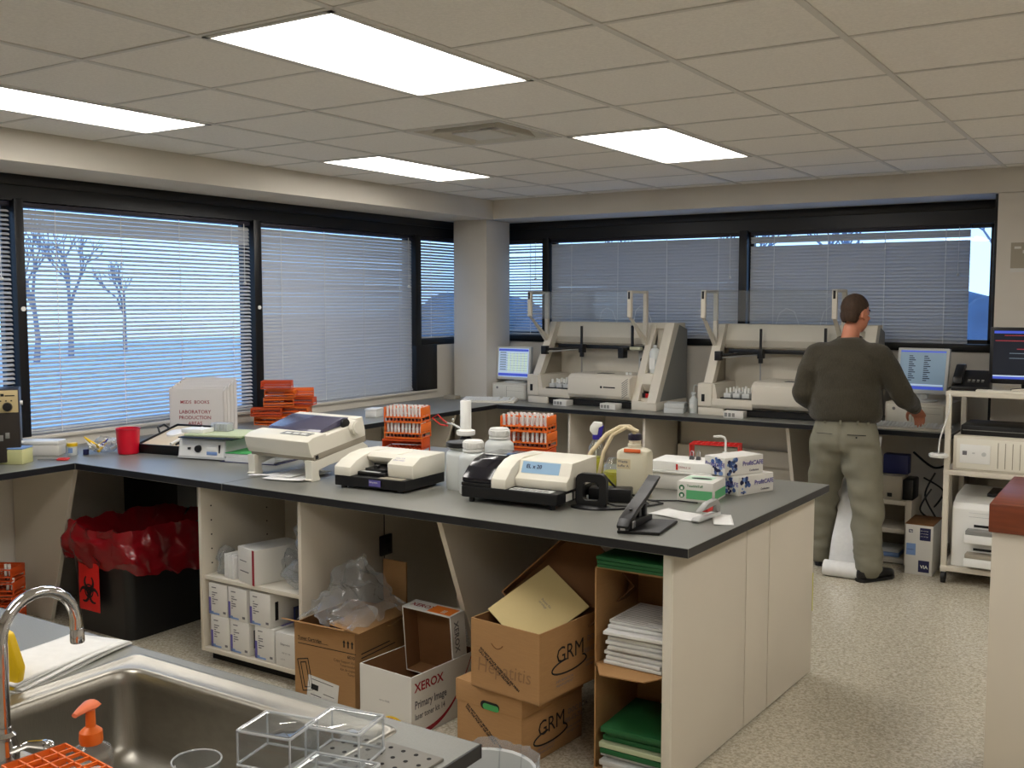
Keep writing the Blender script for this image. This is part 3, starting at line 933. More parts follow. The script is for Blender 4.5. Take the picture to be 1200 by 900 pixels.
# plate reader with an open carriage
t = thing('plate_reader', 'ivory plate reader with open black carriage beside the printer', 'lab instrument', (-2.965, 3.44, .9), 2)
mb = MB(); mb.prism([(-.19, -.02), (.19, 0.0), (.195, .30), (-.19, .30)], .012, .058, 'z', bev=.004); fin(mb, 'base', W['blackp'], t, smooth=0)
mb = MB()
for x, y in ((-.15, .0), (.15, .02), (.15, .27), (-.15, .27)): mb.cyl((x, y, 0), .014, .013, n=10)
fin(mb, 'feet', W['blackp'], t)
arm = [(-.022, .058), (-.02, .098), (.03, .125), (.09, .145), (.16, .155), (.302, .15), (.302, .058)]
mb = MB(); mb.prism(arm, -.192, -.10, 'x', bev=.004); fin(mb, 'left_cover', W['ivory'], t, smooth=25)
mb = MB(); mb.prism([(.10, .135), (.13, .152), (.302, .15), (.302, .058), (.16, .058), (.16, .09), (.11, .115)], -.10, .06, 'x', bev=.003); fin(mb, 'rear_cover', W['ivory'], t, smooth=25)
mb = MB(); mb.prism([(.055, .058), (.05, .118), (.11, .148), (.302, .15), (.302, .058)], .055, .196, 'x', bev=.004); fin(mb, 'right_cover', W['ivory'], t, smooth=25)
mb = MB(); mb.box(-.098, .052, .03, .16, .058, .075, .003); mb.box(-.07, .04, .05, .15, .075, .090, .003); mb.box(-.098, .052, .15, .162, .06, .115); mb.box(-.02, .0, .05, .07, .09, .105); fin(mb, 'carriage', W['blackp'], t)
mb = MB(); mb.box(-.085, .02, .035, .055, .075, .0768); fin(mb, 'tray_strip', W['greyl'], t)
mb = MB(); mb.box(.04, .17, .0, .045, .0578, .0592); fin(mb, 'keypad', W['beige2'], t)
lb = MB(); lb.box(.0, .065, -.0125, -.0105, .022, .05)
fin(lb, 'name_label', W['purple'], t); text('labsystem', .012, W['white'], t, (.003, -.0135, .037))
text('plate reader', .013, W['purple'], t, (.07, .075, .1318), rot=(R(27), 0, 0)); text('series 12 A', .011, W['purple'], t, (.075, .088, .139), rot=(R(27), 0, 0))
# reader with the smoked lid and display
t = thing('elisa_reader', 'ivory and black reader with smoked lid and blue display', 'lab instrument', (-2.235, 3.50, .9), 4)
mb = MB(); mb.prism([(-.245, -.03), (.205, -.03), (.215, .34), (-.245, .34)], .022, .07, 'z', bev=.005); mb.box(-.245, -.10, -.03, .2, .07, .085, .003); fin(mb, 'base', W['blackp'], t, smooth=0)
mb = MB()
for x, y in ((-.21, .0), (.17, .0), (.17, .3), (-.21, .3)): mb.cyl((x, y, 0), .012, .024, n=10)
fin(mb, 'feet', W['blackp'], t)
sm = [(-.026, .086), (-.026, .105), (.02, .145), (.08, .172), (.14, .182), (.30, .182), (.30, .086)]
mb = MB(); mb.prism(sm, -.242, -.102, 'x', bev=.004); fin(mb, 'smoked_lid', W['smoke'], t, smooth=25)
mb = MB(); mb.box(-.225, -.12, .13, .145, .1822, .1835); fin(mb, 'lid_label', W['greyl'], t)
mb = MB(); mb.prism([(-.032, .07), (-.03, .11), (.02, .15), (.08, .177), (.14, .187), (.342, .18), (.342, .07)], -.10, -.03, 'x', bev=.004); fin(mb, 'centre_cover', W['ivory'], t, smooth=25)
mb = MB(); mb.prism([(.05, .07), (.045, .108), (.075, .125), (.10, .178), (.342, .18), (.342, .07)], -.032, .212, 'x', bev=.004); fin(mb, 'right_cover', W['ivory'], t, smooth=25)
mb = MB(); mb.box(-.015, .16, 0, .05, 0, .002); fin(mb, 'display', M('blue_display', (150, 184, 214), .3), t, loc=(0, .0762, .1275), rot=(R(64), 0, 0))
text('EL x 20', .024, W['darkblue'], t, (.005, .082, .148), rot=(R(64), 0, 0), bold=.0004)
mb = MB(); mb.box(-.02, .17, -.02, .03, .0698, .0712, 0, 0)
for k in range(6): mb.box(-.01 + .028 * k, .012 + .028 * k, -.01, .008, .0712, .0725, .0005, 1)
fin(mb, 'keypad', [W['greyl'], W['grey']], t)
for k in range(2):
    mb = MB(); mb.box(.2105, .2125, .04 + .075 * k, .095 + .075 * k, .03, .06); fin(mb, 'rear_label', W['white'], t)
# black bracket, power adapter, cables
t = thing('adapter_bracket', 'black arched plastic bracket standing beside the reader with display', 'bracket', (-1.955, 3.63, .9), 8)
out = rr(-.066, .066, 0, .14, .028, 6); inn = rr(-.036, .036, .03, .105, .016, 6)
mb = MB()
for yy in (0, .03):
    pass
A0 = [mb.bm.verts.new((p[0], 0, p[1])) for p in out]; A1 = [mb.bm.verts.new((p[0], .03, p[1])) for p in out]
B0 = [mb.bm.verts.new((p[0], 0, p[1])) for p in inn]; B1 = [mb.bm.verts.new((p[0], .03, p[1])) for p in inn]
n = len(out)
for k in range(n):
    j = (k + 1) % n
    for q in ((A0[k], A0[j], B0[j], B0[k]), (A1[j], A1[k], B1[k], B1[j]), (A0[j], A0[k], A1[k], A1[j]), (B0[k], B0[j], B1[j], B1[k])):
        mb.bm.faces.new(q)
bmesh.ops.recalc_face_normals(mb.bm, faces=mb.bm.faces[:])
fin(mb, 'arch', W['blackp'], t)
mb = MB(); mb.lathe([(.085, 0), (.085, .006), (.06, .010), (.001, .010)], (0, .0, 0), 24, sy=.6); fin(mb, 'foot_plate', W['blackp'], t)
t = thing('power_adapter', 'black power adapter brick with looped cables behind the bracket', 'power adapter', (-1.95, 3.80, .9), 20)
mb = MB(); mb.box(-.09, .09, -.04, .04, .005, .06, .006); fin(mb, 'brick', W['blackp'], t)
mb = MB(); mb.tube([(.09, 0, .03), (.14, -.03, .02), (.17, -.08, .006), (.1, -.16, .006), (.0, -.2, .005), (-.08, -.19, .005)], .0045, 6)
mb.tube([(.09, .01, .03), (.16, .01, .01), (.22, -.02, .005), (.14, -.12, .005), (.04, -.15, .012), (-.02, -.12, .02)], .004, 6)
mb.tube([(.09, -.01, .02), (.18, .03, .005), (.28, .05, .005), (.36, .02, .005)], .0035, 6)
mb.tube([(-.05, .0, .06), (-.08, -.02, .11), (-.03, -.03, .12), (.02, .0, .06)], .005, 6)
fin(mb, 'cable', W['cable'], t)

# ---------------------------------------------------------------- jugs, pump, bottles
def jug(label, loc, r, h, neck, cap, sq=.9, group='white plastic jugs on the peninsula', capmat=None, nh=.05):
    t = thing('plastic_jug', label, 'jug', loc, 12, group)
    mb = MB(); mb.lathe([(.001, 0), (r * .93, 0), (r, .012), (r, h * .82), (r * .95, h * .9), (r * .72, h * .97), (neck, h)], n=26, sy=sq); fin(mb, 'body', W['milky'], t, smooth=60)
    pr = [(neck, h)]
    z = h
    for k in range(4):
        pr += [(neck * 1.06, z + nh * .12), (neck * 1.06, z + nh * .2), (neck * .95, z + nh * .22)]; z += nh / 4
    pr += [(neck * .95, h + nh)]
    mb = MB(); mb.lathe(pr, n=24); fin(mb, 'neck', W['white'], t)
    if cap:
        mb = MB(); mb.lathe([(neck * 1.1, 0), (neck * 1.15, .004), (neck * 1.15, cap - .003), (neck * 1.08, cap), (.001, cap)], (0, 0, h + nh * .3), 24)
        if cap > .025:
            for q in range(20): mb.box(-.0018, .0018, neck * 1.13, neck * 1.19, h + nh * .3 + .004, h + nh * .3 + cap - .004, Mx=Matrix.Rotation(2 * PI * q / 20, 4, 'Z'))
            mb.lathe([(neck * 1.06, -.014), (neck * 1.16, -.013), (neck * 1.16, -.006), (neck * 1.06, -.005)], (0, 0, h + nh * .3), 24)
        pass; fin(mb, 'cap', capmat or W['white'], t)
    return t
jug('white plastic jug with a flat black lid', (-2.655, 3.70, .9), .068, .185, .058, .022, capmat=W['blackp'], nh=.02)
jug('front white plastic jug with ribbed white cap', (-2.545, 3.64, .9), .066, .185, .040, .03, nh=.05)
jug('rear white plastic jug with ribbed white cap', (-2.60, 3.93, .9), .07, .205, .042, .028, nh=.05)
t = thing('bottle_top_dispenser', 'white bottle-top pump dispenser rising behind the jugs', 'dispenser', (-2.755, 3.88, .9), 0)
mb = MB(); mb.lathe([(.001, 0), (.045, 0), (.048, .01), (.048, .12), (.03, .16), (.022, .17), (.022, .185)], n=20); fin(mb, 'bottle', W['milky'], t)
mb = MB(); mb.lathe([(.024, .17), (.028, .175), (.028, .20), (.02, .21), (.02, .22)], n=18); fin(mb, 'black_collar', W['blackp'], t)
mb = MB(); mb.lathe([(.04, .215), (.044, .22), (.044, .238), (.03, .243), (.026, .246), (.026, .375), (.023, .38), (.001, .38)], n=22); fin(mb, 'piston', W['white'], t)
mb = MB(); mb.tube([(-.03, 0, .245), (-.085, .01, .262), (-.12, .02, .262)], .005, 6); mb.ball((-.075, 0, .285), .006, n=8); fin(mb, 'spout', W['greyl'], t)
mb = MB(); mb.tube([(-.12, .02, .262), (-.16, .04, .27), (-.20, .05, .295), (-.22, .03, .28), (-.17, .03, .25), (-.12, .02, .25)], .0035, 6); fin(mb, 'red_tubing', W['redp'], t)
mb = MB()
for z in (.15, .185): mb.ball((-.034, -.03, z), .009, n=10)
fin(mb, 'valve_balls', W['white'], t)
# spray bottle
t = thing('spray_bottle', 'clear spray bottle of yellow liquid with violet-blue trigger head', 'spray bottle', (-2.245, 4.22, .9), 30)
mb = MB(); mb.lathe([(.001, 0), (.038, 0), (.04, .006), (.04, .12), (.034, .16), (.018, .185), (.014, .19), (.014, .205)], n=22); fin(mb, 'bottle', W['clear'], t)
mb = MB(); mb.lathe([(.001, .003), (.036, .003), (.0375, .008), (.0375, .112), (.001, .112)], n=20); fin(mb, 'liquid', W['yliq'], t)
mb = MB(); mb.cyl((0, 0, .195), .017, .022, n=16); mb.prism([(-.005, .215), (.025, .2), (.03, .235), (.036, .26), (.012, .268), (.0, .25)], -.012, .012, 'y', bev=.003); fin(mb, 'trigger', W['navy'], t)
mb = MB(); mb.prism([(-.028, .255), (-.03, .235), (-.014, .216), (.006, .216), (.012, .25), (.03, .258), (.03, .274), (-.01, .278)], -.015, .015, 'y', bev=.004); fin(mb, 'head', W['white'], t)
mb = MB(); mb.tube([(0, 0, .02), (0, 0, .19)], .003, 6); fin(mb, 'dip_tube', W['white'], t)
# handled jug with yellow liquid
t = thing('handled_jug', 'small clear jug with a yellow handle behind the bracket', 'jug', (-2.10, 4.12, .9), 0)
mb = MB(); mb.lathe([(.001, 0), (.045, 0), (.05, .01), (.05, .09), (.03, .12), (.024, .13)], n=20); fin(mb, 'body', W['clear'], t)
mb = MB(); mb.lathe([(.001, .003), (.047, .004), (.047, .07), (.001, .07)], n=20); fin(mb, 'liquid', W['yliq'], t)
mb = MB(); mb.tube([(.04, -.03, .11), (.07, -.05, .12), (.085, -.055, .09), (.078, -.05, .05), (.05, -.035, .03)], .010, 8); fin(mb, 'handle', M('pale_yellow_plastic', (226, 212, 110), .4), t)
# carboy with hose
t = thing('carboy', 'milky square carboy with dark cap, orange tag and tan hose', 'carboy', (-1.92, 3.965, .9), 6)
mb = MB()
RR = rings(mb, [(-.066, .066, -.05, .05, .02, 0), (-.07, .07, -.054, .054, .024, .006), (-.07, .07, -.054, .054, .024, .185), (-.066, .066, -.05, .05, .024, .198), (-.05, .05, -.042, .042, .024, .207), (-.03, .03, -.03, .03, .0299, .212), (-.03, .03, -.03, .03, .0299, .226), (-.026, .026, -.026, .026, .0259, .23), (-.026, .026, -.026, .026, .0259, .25)])
mb.bm.faces.new(RR[0]); mb.bm.faces.new(RR[-1]); bmesh.ops.recalc_face_normals(mb.bm, faces=mb.bm.faces[:])
fin(mb, 'body', W['carboy'], t, smooth=40)
mb = MB(); mb.lathe([(.029, .245), (.03, .248), (.029, .268), (.024, .272), (.001, .272)], n=20); fin(mb, 'cap', M('dark_violet_cap', (30, 26, 48), .4), t)
mb = MB(); mb.box(-.03, .045, -.058, -.05, .196, .212, .003); fin(mb, 'orange_tag', M('orange_tag', (226, 110, 60), .5), t)
text('Waste', .017, W['inkgrey'], t, (-.058, -.0548, .150), bold=.0005); text('buffer A', .015, W['inkgrey'], t, (-.058, -.0548, .132), bold=.0004)
mb = MB(); mb.box(-.062, .0, -.0546, -.0535, .124, .166); fin(mb, 'tan_label', M('pale_tan_label', (206, 192, 156), .6), t)
mb = MB(); mb.tube([(.0, -.01, .272), (.0, -.012, .29), (-.02, -.015, .303), (-.06, -.02, .30), (-.12, -.03, .265), (-.18, -.05, .19), (-.215, -.06, .12), (-.225, -.07, .05)], .0095, 10)
mb.tube([(.02, -.012, .283), (-.03, -.025, .300), (-.09, -.035, .265), (-.125, -.05, .19), (-.14, -.06, .10), (-.14, -.07, .03)], .0085, 10)
fin(mb, 'hose', W['tube_tan'], t)
# white trays box
t = thing('white_tray_box', 'long white foam tray with a lipped rim behind the glove boxes', 'tray', (-1.815, 4.29, .9), 4)
mb = MB(); mb.box(-.14, .14, -.10, .10, 0, .075, .004); fin(mb, 'lower_tray', W['cardw'], t)
mb = MB(); mb.prism([(-.148, -.108), (.148, -.108), (.148, .108), (-.148, .108)], .075, .083, bev=.002); fin(mb, 'rim', W['white'], t)
mb = MB(); mb.box(-.142, .142, -.09, .102, .083, .125, .005); fin(mb, 'upper_tray', W['white'], t)
mb = MB(); mb.box(-.02, -.012, -.0915, -.0898, .09, .115); fin(mb, 'red_mark', W['redp'], t); text('STERILE 25', .012, W['inkred'], t, (-.008, -.0912, .098))
# red racks
grid_rack('red_tube_rack', .23, .10, .165, 9, 3, W['redp'], 'bright red tube rack at the back of the peninsula', (-1.80, 4.60, .9), 10)
t = thing('wash_bottle', 'white bent spout wash bottle behind the stacked blue glove boxes', 'wash bottle', (-1.69, 4.44, .9), 0)
mb = MB(); mb.lathe([(.001, 0), (.028, 0), (.03, .006), (.03, .11), (.014, .135), (.014, .15), (.001, .15)], n=18); fin(mb, 'body', W['milky'], t)
mb = MB(); mb.tube([(0, 0, .15), (0, 0, .205), (-.006, 0, .217), (-.02, -.004, .222), (-.055, -.01, .219)], .0055, 8); fin(mb, 'spout', W['white'], t)
for k in range(2):
    t = thing('binder_clip', ['silver binder clip standing by the white tray, left one', 'silver binder clip standing by the white tray, right one'][k], 'clip', (-1.80 + .032 * k, 4.31, 1.025), 10, 'binder clips on the white tray')
    mb = MB(); mb.prism([(-.012, 0), (.012, 0), (.003, .016), (-.003, .016)], -.01, .01, 'x'); fin(mb, 'clip_body', W['blackp'], t)
    for s in (-1, 1):
        mb = MB(); mb.tube([(-.007, s * .003, .014), (-.006, s * .006, .034), (0, s * .007, .04), (.006, s * .006, .034), (.007, s * .003, .014)], .0013, 6); fin(mb, 'wire_handle', W['silver'], t)

# ---------------------------------------------------------------- glove boxes
def glove_box(label, loc, rz, w, d, h, base, accent, name, kind):
    t = thing('glove_box', label, 'glove box', loc, rz, 'boxes of gloves on the peninsula')
    mb = MB(); mb.box(-w / 2, w / 2, -d / 2, d / 2, 0, h, .0015); fin(mb, 'carton', base, t)
    if kind == 'blue':
        rnd = random.Random(int(loc[2] * 1000))
        for face in ('front', 'right'):
            L = w if face == 'front' else d
            mb = MB()
            for k in range(26):
                a = rnd.uniform(-.05, .04); b = rnd.uniform(.006, h - .006); r = rnd.uniform(.004, .011)
                a = a * .6 - .01 + (.028 if face == 'front' else -.06)
                a = max(-L / 2 + .012, min(L / 2 - .012, a)); b = max(r + .001, min(h - r - .001, b))
                if face == 'front': mb.cyl((a, -d / 2 - .0012, b), r, .001, 'y', 10, mi=k % 3)
                else: mb.cyl((w / 2 + .0002, a, b), r, .001, 'x', 10, mi=k % 3)
            fin(mb, 'print', [W['blueprint'], W['darkblue'], W['lightblue']], t)
        text(name, .026, W['purple'], t, (-w / 2 + .006, -d / 2 - .0016, h * .48), bold=.0006)
        text(name, .028, W['purple'], t, (w / 2 + .0016, -.012, h * .48), 'right', bold=.0006)
        text('Confection', .013, W['darkblue'], t, (w / 2 + .0016, .03, h * .14), 'right', bold=.0003)
    else:
        mb = MB(); mb.box(-w / 2 + .04, w / 2 - .003, -d / 2 - .0008, -d / 2 + .001, h * .12, h * .58); mb.box(w / 2 - .001, w / 2 + .0008, -d / 2 + .03, d / 2 - .004, h * .1, h * .55); fin(mb, 'green_band', M('glove_green', (96, 176, 120), .5), t)
        mb = MB(); mb.box(-.07, .05, -.03, .06, h - .0005, h + .0008); fin(mb, 'top_band', M('pale_glove_green', (176, 206, 182), .5), t)
        mb = MB(); mb.lathe([(.045, 0), (.045, .001)], (0, 0, h + .0006), 20, sy=.42); fin(mb, 'opening', W['dark'], t)
        for z in (.3, .68):
            mb = MB(); mb.cyl((-w / 2 + .02, -d / 2 - .0012, h * z), .012, .001, 'y', 14); mb.box(-w / 2 + .015, -w / 2 + .025, -d / 2 - .0016, -d / 2 - .001, h * z - .008, h * z + .004, 0, 1); fin(mb, 'symbol', [M('dark_green_print', (40, 110, 70), .5), W['white']], t)
        text(name, .014, M('green_ink', (60, 130, 84), .6), t, (-w / 2 + .042, -d / 2 - .0014, h * .74), bold=.0003)
    return t
glove_box('green and white glove box, lower one by the stapler', (-1.655, 4.075, .9), 5, .155, .19, .083, W['cardw'], None, 'TouchNTuff', 'green')
glove_box('blue and white glove box at the bottom of the stack', (-1.555, 4.33, .9), -20, .125, .235, .082, W['cardw'], None, 'ProfitCAFE', 'blue')
glove_box('blue and white glove box on top of the stack', (-1.60, 4.31, .983), -24, .125, .235, .08, W['cardw'], None, 'ProfitCAFE', 'blue')

# ---------------------------------------------------------------- punch, stapler, papers
t = thing('hole_punch', 'black heavy-duty three-hole punch near the front corner of the peninsula', 'hole punch', (-1.655, 3.275, .9), 5)
mb = MB(); mb.prism([(0, 0), (.15, .035), (.14, .27), (.0, .25)], 0, .012, 'z', bev=.003); fin(mb, 'base_plate', W['blackp'], t, smooth=0)
mb = MB(); mb.prism([(0, .012), (.25, .012), (.25, .03), (.06, .045), (.01, .035)], .002, .046, 'x', bev=.003); fin(mb, 'punch_rail', W['blackp'], t, smooth=20)
for k in range(3):
    mb = MB(); mb.box(.010, .040, .06 + .062 * k, .085 + .062 * k, .03, .055 + .012 * k, .003); mb.cyl((.026, .0725 + .062 * k, .05), .006, .03 + .012 * k, n=10); fin(mb, 'punch_head', W['blackp'], t)
mb = MB(); mb.prism([(-.006, .03), (.02, .055), (.10, .085), (.20, .118), (.285, .150), (.325, .168), (.33, .158), (.29, .136), (.20, .100), (.10, .065), (.03, .035), (.0, .018)], .0, .048, 'x', bev=.002); fin(mb, 'lever', W['blackp'], t, smooth=20)
mb = MB(); mb.box(.05, .056, .02, .045, .02, .045, .001); mb.box(.014, .032, -.002, .0, .014, .026); fin(mb, 'rivets', W['silver'], t)
for k, (x, y, rz, w, d) in enumerate(((-1.585, 3.69, -14, .22, .13), (-1.415, 3.70, 24, .075, .19))):
    mb = MB(); mb.sheet(-w / 2, w / 2, -d / 2, d / 2, lambda a, b, k=k: (a, b, .0015 + .003 * math.sin(20 * a + 14 * b + k) ** 2), 8, 8)
    o = single('paper_sheet', mb, W['paper'], ['white note paper lying beside the hole punch', 'narrow white paper under the stapler'][k], 'paper', (x, y, .9005), rz)
    s = o.modifiers.new('th', 'SOLIDIFY'); s.thickness = .001
t = thing('stapler', 'grey stapler with a red spring lying on the paper', 'stapler', (-1.475, 3.70, .903), -4)
mb = MB(); mb.prism([(-.11, 0), (.085, 0), (.085, .012), (-.10, .016), (-.115, .008)], -.016, .016, 'x', bev=.003); fin(mb, 'base', W['greyl'], t)
mb = MB(); mb.prism([(-.085, .036), (-.02, .062), (.06, .066), (.085, .04), (.085, .012), (.06, .012), (.04, .045)], -.014, .014, 'x', bev=.003); fin(mb, 'arm', M('stapler_grey', (150, 150, 146), .4), t)
mb = MB(); mb.box(-.012, .012, -.03, .02, .026, .044, .002); fin(mb, 'red_spring_block', W['redp'], t)

# ---------------------------------------------------------------- tube racks with tubes
def tube_mesh():
    mb = MB()
    mb.lathe([(.001, 0), (.0045, .003), (.0068, .008), (.0068, .022)], n=8, mi=1)
    mb.lathe([(.0072, .022), (.0072, .066)], n=8, mi=0)
    mb.lathe([(.0075, .064), (.0078, .082), (.001, .082)], n=8, mi=2)
    return mb.mesh('sample_tube', [W['paper'], W['blood'], W['white']])
TUBE = tube_mesh()
def sample_rack(label, loc, rz, w, d, h, mat, group=None, name='tube_rack', tubes=False):
    t = thing(name, label, 'tube rack', loc, rz, group)
    for z in (.003, h * .30):
        mb = MB()
        if z > .01:
            for j in range(4):
                y = -d / 2 + d * j / 3; mb.box(-w / 2, w / 2, y - .003, y + .003, z, z + .007)
            for i in range(11):
                x = -w / 2 + w * i / 10; mb.box(x - .0016, x + .0016, -d / 2, d / 2, z, z + .007)
        else:
            mb.box(-w / 2, w / 2, -d / 2, d / 2, 0, .006)
        fin(mb, 'plate', mat, t)
    for s in (-1, 1):
        mb = MB(); mb.box(s * w / 2 - .002, s * w / 2 + .002, -d / 2, d / 2, h * .42, h - .004, .001); mb.box(s * w / 2 - .002, s * w / 2 + .002, -d / 2, -d / 2 + .01, 0, h * .5); mb.box(s * w / 2 - .002, s * w / 2 + .002, d / 2 - .01, d / 2, 0, h * .5); fin(mb, 'end_wall', mat, t)
    mb = MB(); mb.box(-w / 2, w / 2, d / 2 - .003, d / 2, h * .45, h - .004); fin(mb, 'rear_wall', mat, t)
    mb = MB()
    for j in range(1 if tubes else 0, 4):
        y = -d / 2 + d * j / 3; mb.box(-w / 2, w / 2, y - .002, y + .002, h - .012, h - .005)
    fin(mb, 'top_rails', mat, t)
    return t
def fill(loc, rz, w, d, rows, label, group, miss=()):
    M_ = Matrix.Translation(loc) @ Matrix.Rotation(R(rz), 4, 'Z')
    k = 0
    for j in range(rows):
        for i in range(10):
            k += 1
            if k in miss: continue
            p = M_ @ Vector((-w / 2 + w * (i + .5) / 10, -d / 2 + d * (j + .5) / 3, .0065))
            o = bpy.data.objects.new('sample_tube', TUBE); COL.objects.link(o)
            o.location = p; o.rotation_euler = (R(random.uniform(-3, 3)), R(random.uniform(-4, 4)), random.uniform(0, 6))
            tag(o, label % (['first', 'second', 'third', 'fourth', 'fifth', 'sixth', 'seventh', 'eighth', 'ninth', 'tenth'][i], ['front', 'middle', 'back'][j]), 'tube', group)
for nm, x, y, rz, w, d, hh in (('left', -3.545, 4.42, 14, .215, .15, .088), ('right', -2.80, 4.50, 8, .255, .15, .084)):
    for lv in range(3):
        lab = '%s tube rack of the %s stack on the peninsula' % (['deep orange bottom', 'orange middle', 'orange top'][lv], nm)
        loc = (x + .004 * (lv % 2), y + (.01 if lv else -.0), .9 + hh * lv)
        sample_rack(lab, loc, rz + (2 * lv if lv else 6), w * (1.05 if lv == 0 else 1), d, hh, W['orange2'] if lv == 0 else W['orange'], 'orange racks of the %s stack' % nm, tubes=lv > 0)
        if lv:
            fill(loc, rz + 2 * lv, w, d, 2 if lv == 1 else 3, 'white capped tube %%s from left in %%s row, %s rack of %s stack' % (['', 'middle', 'top'][lv], nm), 'sample tubes in the %s rack of the %s stack' % (['', 'middle', 'top'][lv], nm), miss=(4,) if nm == 'right' else ())

# ================================================================ LEFT BENCH
# shaker with dial, plate stacked with boards
t = thing('plate_shaker', 'white lab shaker with black dial and flat plate on top', 'lab instrument', (-4.44, 3.585, .9), 13)
mb = MB(); mb.prism([(0, 0), (.30, 0), (.305, .30), (0, .30)], .008, .016, 'z'); mb.prism([(.0, .016), (.012, .108), (.30, .108), (.30, .016)], 0.03, .30, 'x', bev=.0) if False else mb.prism([(0, .014), (.018, .112), (.29, .112), (.30, .014)], .002, .298, 'x', bev=.004)
fin(mb, 'housing', W['greyl'], t, smooth=20)
mb = MB(); mb.box(.01, .29, 0, .084, 0, .0015); fin(mb, 'front_panel', W['white'], t, loc=(0, .0015, .02), rot=(R(79.5), 0, 0))
mb = MB(); mb.lathe([(.02, 0), (.018, .016), (.001, .017)], n=14); fin(mb, 'dial', W['blackp'], t, loc=(.13, .010, .06), rot=(R(90), 0, 0))
mb = MB(); mb.box(.065, .08, 0, .012, .054, .066, .001); fin(mb, 'switch', W['blackp'], t, loc=(0, -.001, 0))
mb = MB(); mb.box(.185, .25, -.001, .01, .03, .075, .002); mb.box(.185, .25, -.003, .008, .03, .048, .002, 1); fin(mb, 'readout', [W['white'], W['lightblue']], t, loc=(0, .002, 0))
mb = MB(); mb.box(.258, .266, .0, .01, .035, .085); fin(mb, 'slot', W['blackp'], t, loc=(0, .004, 0))
mb = MB(); mb.box(.02, .36, -.02, .29, .117, .123, .002); mb.box(.12, .22, .1, .2, .108, .118); fin(mb, 'platform', W['blackp'], t)
mb = MB(); mb.box(-.17, .17, -.13, .13, 0, .012, .002)
single('pale_green_board', mb, W['paleg'], 'pale green board lying on the shaker plate', 'board', (-4.28, 3.775, 1.0235), 18)
mb = MB(); mb.box(-.07, .07, -.05, .05, 0, .022, .003)
single('white_plate_box', mb, W['white'], 'low white plate lying on the green board at left', 'plate', (-4.40, 3.69, 1.0358), 14)
t = thing('clear_slide_box', 'clear ribbed slide box standing on the shaker plate', 'slide box', (-4.33, 3.80, 1.0358), 14)
mb = MB(); mb.box(-.055, .055, -.03, .03, 0, .045, .003); fin(mb, 'box', W['film'], t)
for k in range(6):
    mb = MB(); mb.box(-.045 + .017 * k, -.040 + .017 * k, -.026, .026, .003, .038); fin(mb, 'slide', W['greyl'], t)
# green binder with pages
t = thing('green_binder', 'thick stack of pages under a bright green cover by the printer', 'binder', (-4.02, 3.80, .9), 12)
for k in range(5):
    mb = MB(); mb.box(-.15 + random.uniform(-.006, .006), .15 + random.uniform(-.006, .006), -.12, .12, .002 + .0085 * k, .0098 + .0085 * k, .001); fin(mb, 'page_block', W['paper'], t)
mb = MB(); mb.box(-.152, .152, -.122, .122, .046, .050, .001); fin(mb, 'cover', W['green2'], t)
mb = MB(); mb.box(-.18, .17, -.13, .12, 0, .003, .001); fin(mb, 'back_cover', W['darkblue'], t)
# open black case with tools
t = thing('instrument_case', 'open black case with a round white gauge and rods', 'case', (-4.66, 3.80, .9), 10)
mb = MB()
mb.box(-.165, .165, -.17, .17, 0, .012); mb.box(-.165, .165, -.17, -.163, 0, .055, .002); mb.box(-.165, .165, .163, .17, 0, .055, .002); mb.box(-.165, -.158, -.17, .17, 0, .055, .002); mb.box(.158, .165, -.17, .17, 0, .055, .002)
fin(mb, 'case_tray', W['blackp'], t)
mb = MB(); mb.box(-.156, .156, -.161, .161, .012, .046, .004); fin(mb, 'foam_insert', M('cream_foam', (206, 192, 166), .9), t)
mb = MB(); mb.lathe([(.05, .046), (.05, .056), (.042, .060), (.001, .058)], (-.06, .03, 0), 24); fin(mb, 'round_gauge', W['white'], t)
for k in range(3):
    mb = MB(); mb.tube([(.05 + .035 * k, -.14, .054), (.05 + .035 * k, .13, .054)], .008 if k != 1 else .006, 8); fin(mb, 'rod', [W['white'], W['blackp'], W['white']][k], t)
mb = MB(); mb.tube([(-.165, .02, .04), (-.19, .04, .075), (-.19, .09, .075), (-.165, .11, .04)], .006, 8); fin(mb, 'handle', W['blackp'], t)
for ch in t.children:
    ch.matrix_local = Matrix.Translation((0, -.17, .001)) @ Matrix.Rotation(R(13), 4, 'X') @ Matrix.Translation((0, .17, 0))
mb = MB(); mb.box(-.15, .15, -.03, .03, 0, .058, .003)
single('support_block', mb, W['beige2'], 'brown-grey block propping the back of the open instrument case', 'block', (-4.685, 3.93, .9), 10)
# red cup
t = thing('red_beaker', 'translucent red plastic beaker on the corner bench', 'beaker', (-4.82, 3.56, .9), 0)
mb = MB(); mb.lathe([(.001, .002), (.052, .002), (.056, .006), (.064, .14), (.066, .142), (.063, .142), (.053, .008), (.001, .006)], n=28); fin(mb, 'cup', W['pink'], t)
mb = MB(); mb.tube([(.0655 * math.cos(2 * PI * k / 28), .0655 * math.sin(2 * PI * k / 28), .142) for k in range(28)], .0022, 6, closed=True); fin(mb, 'rim', W['pink'], t)
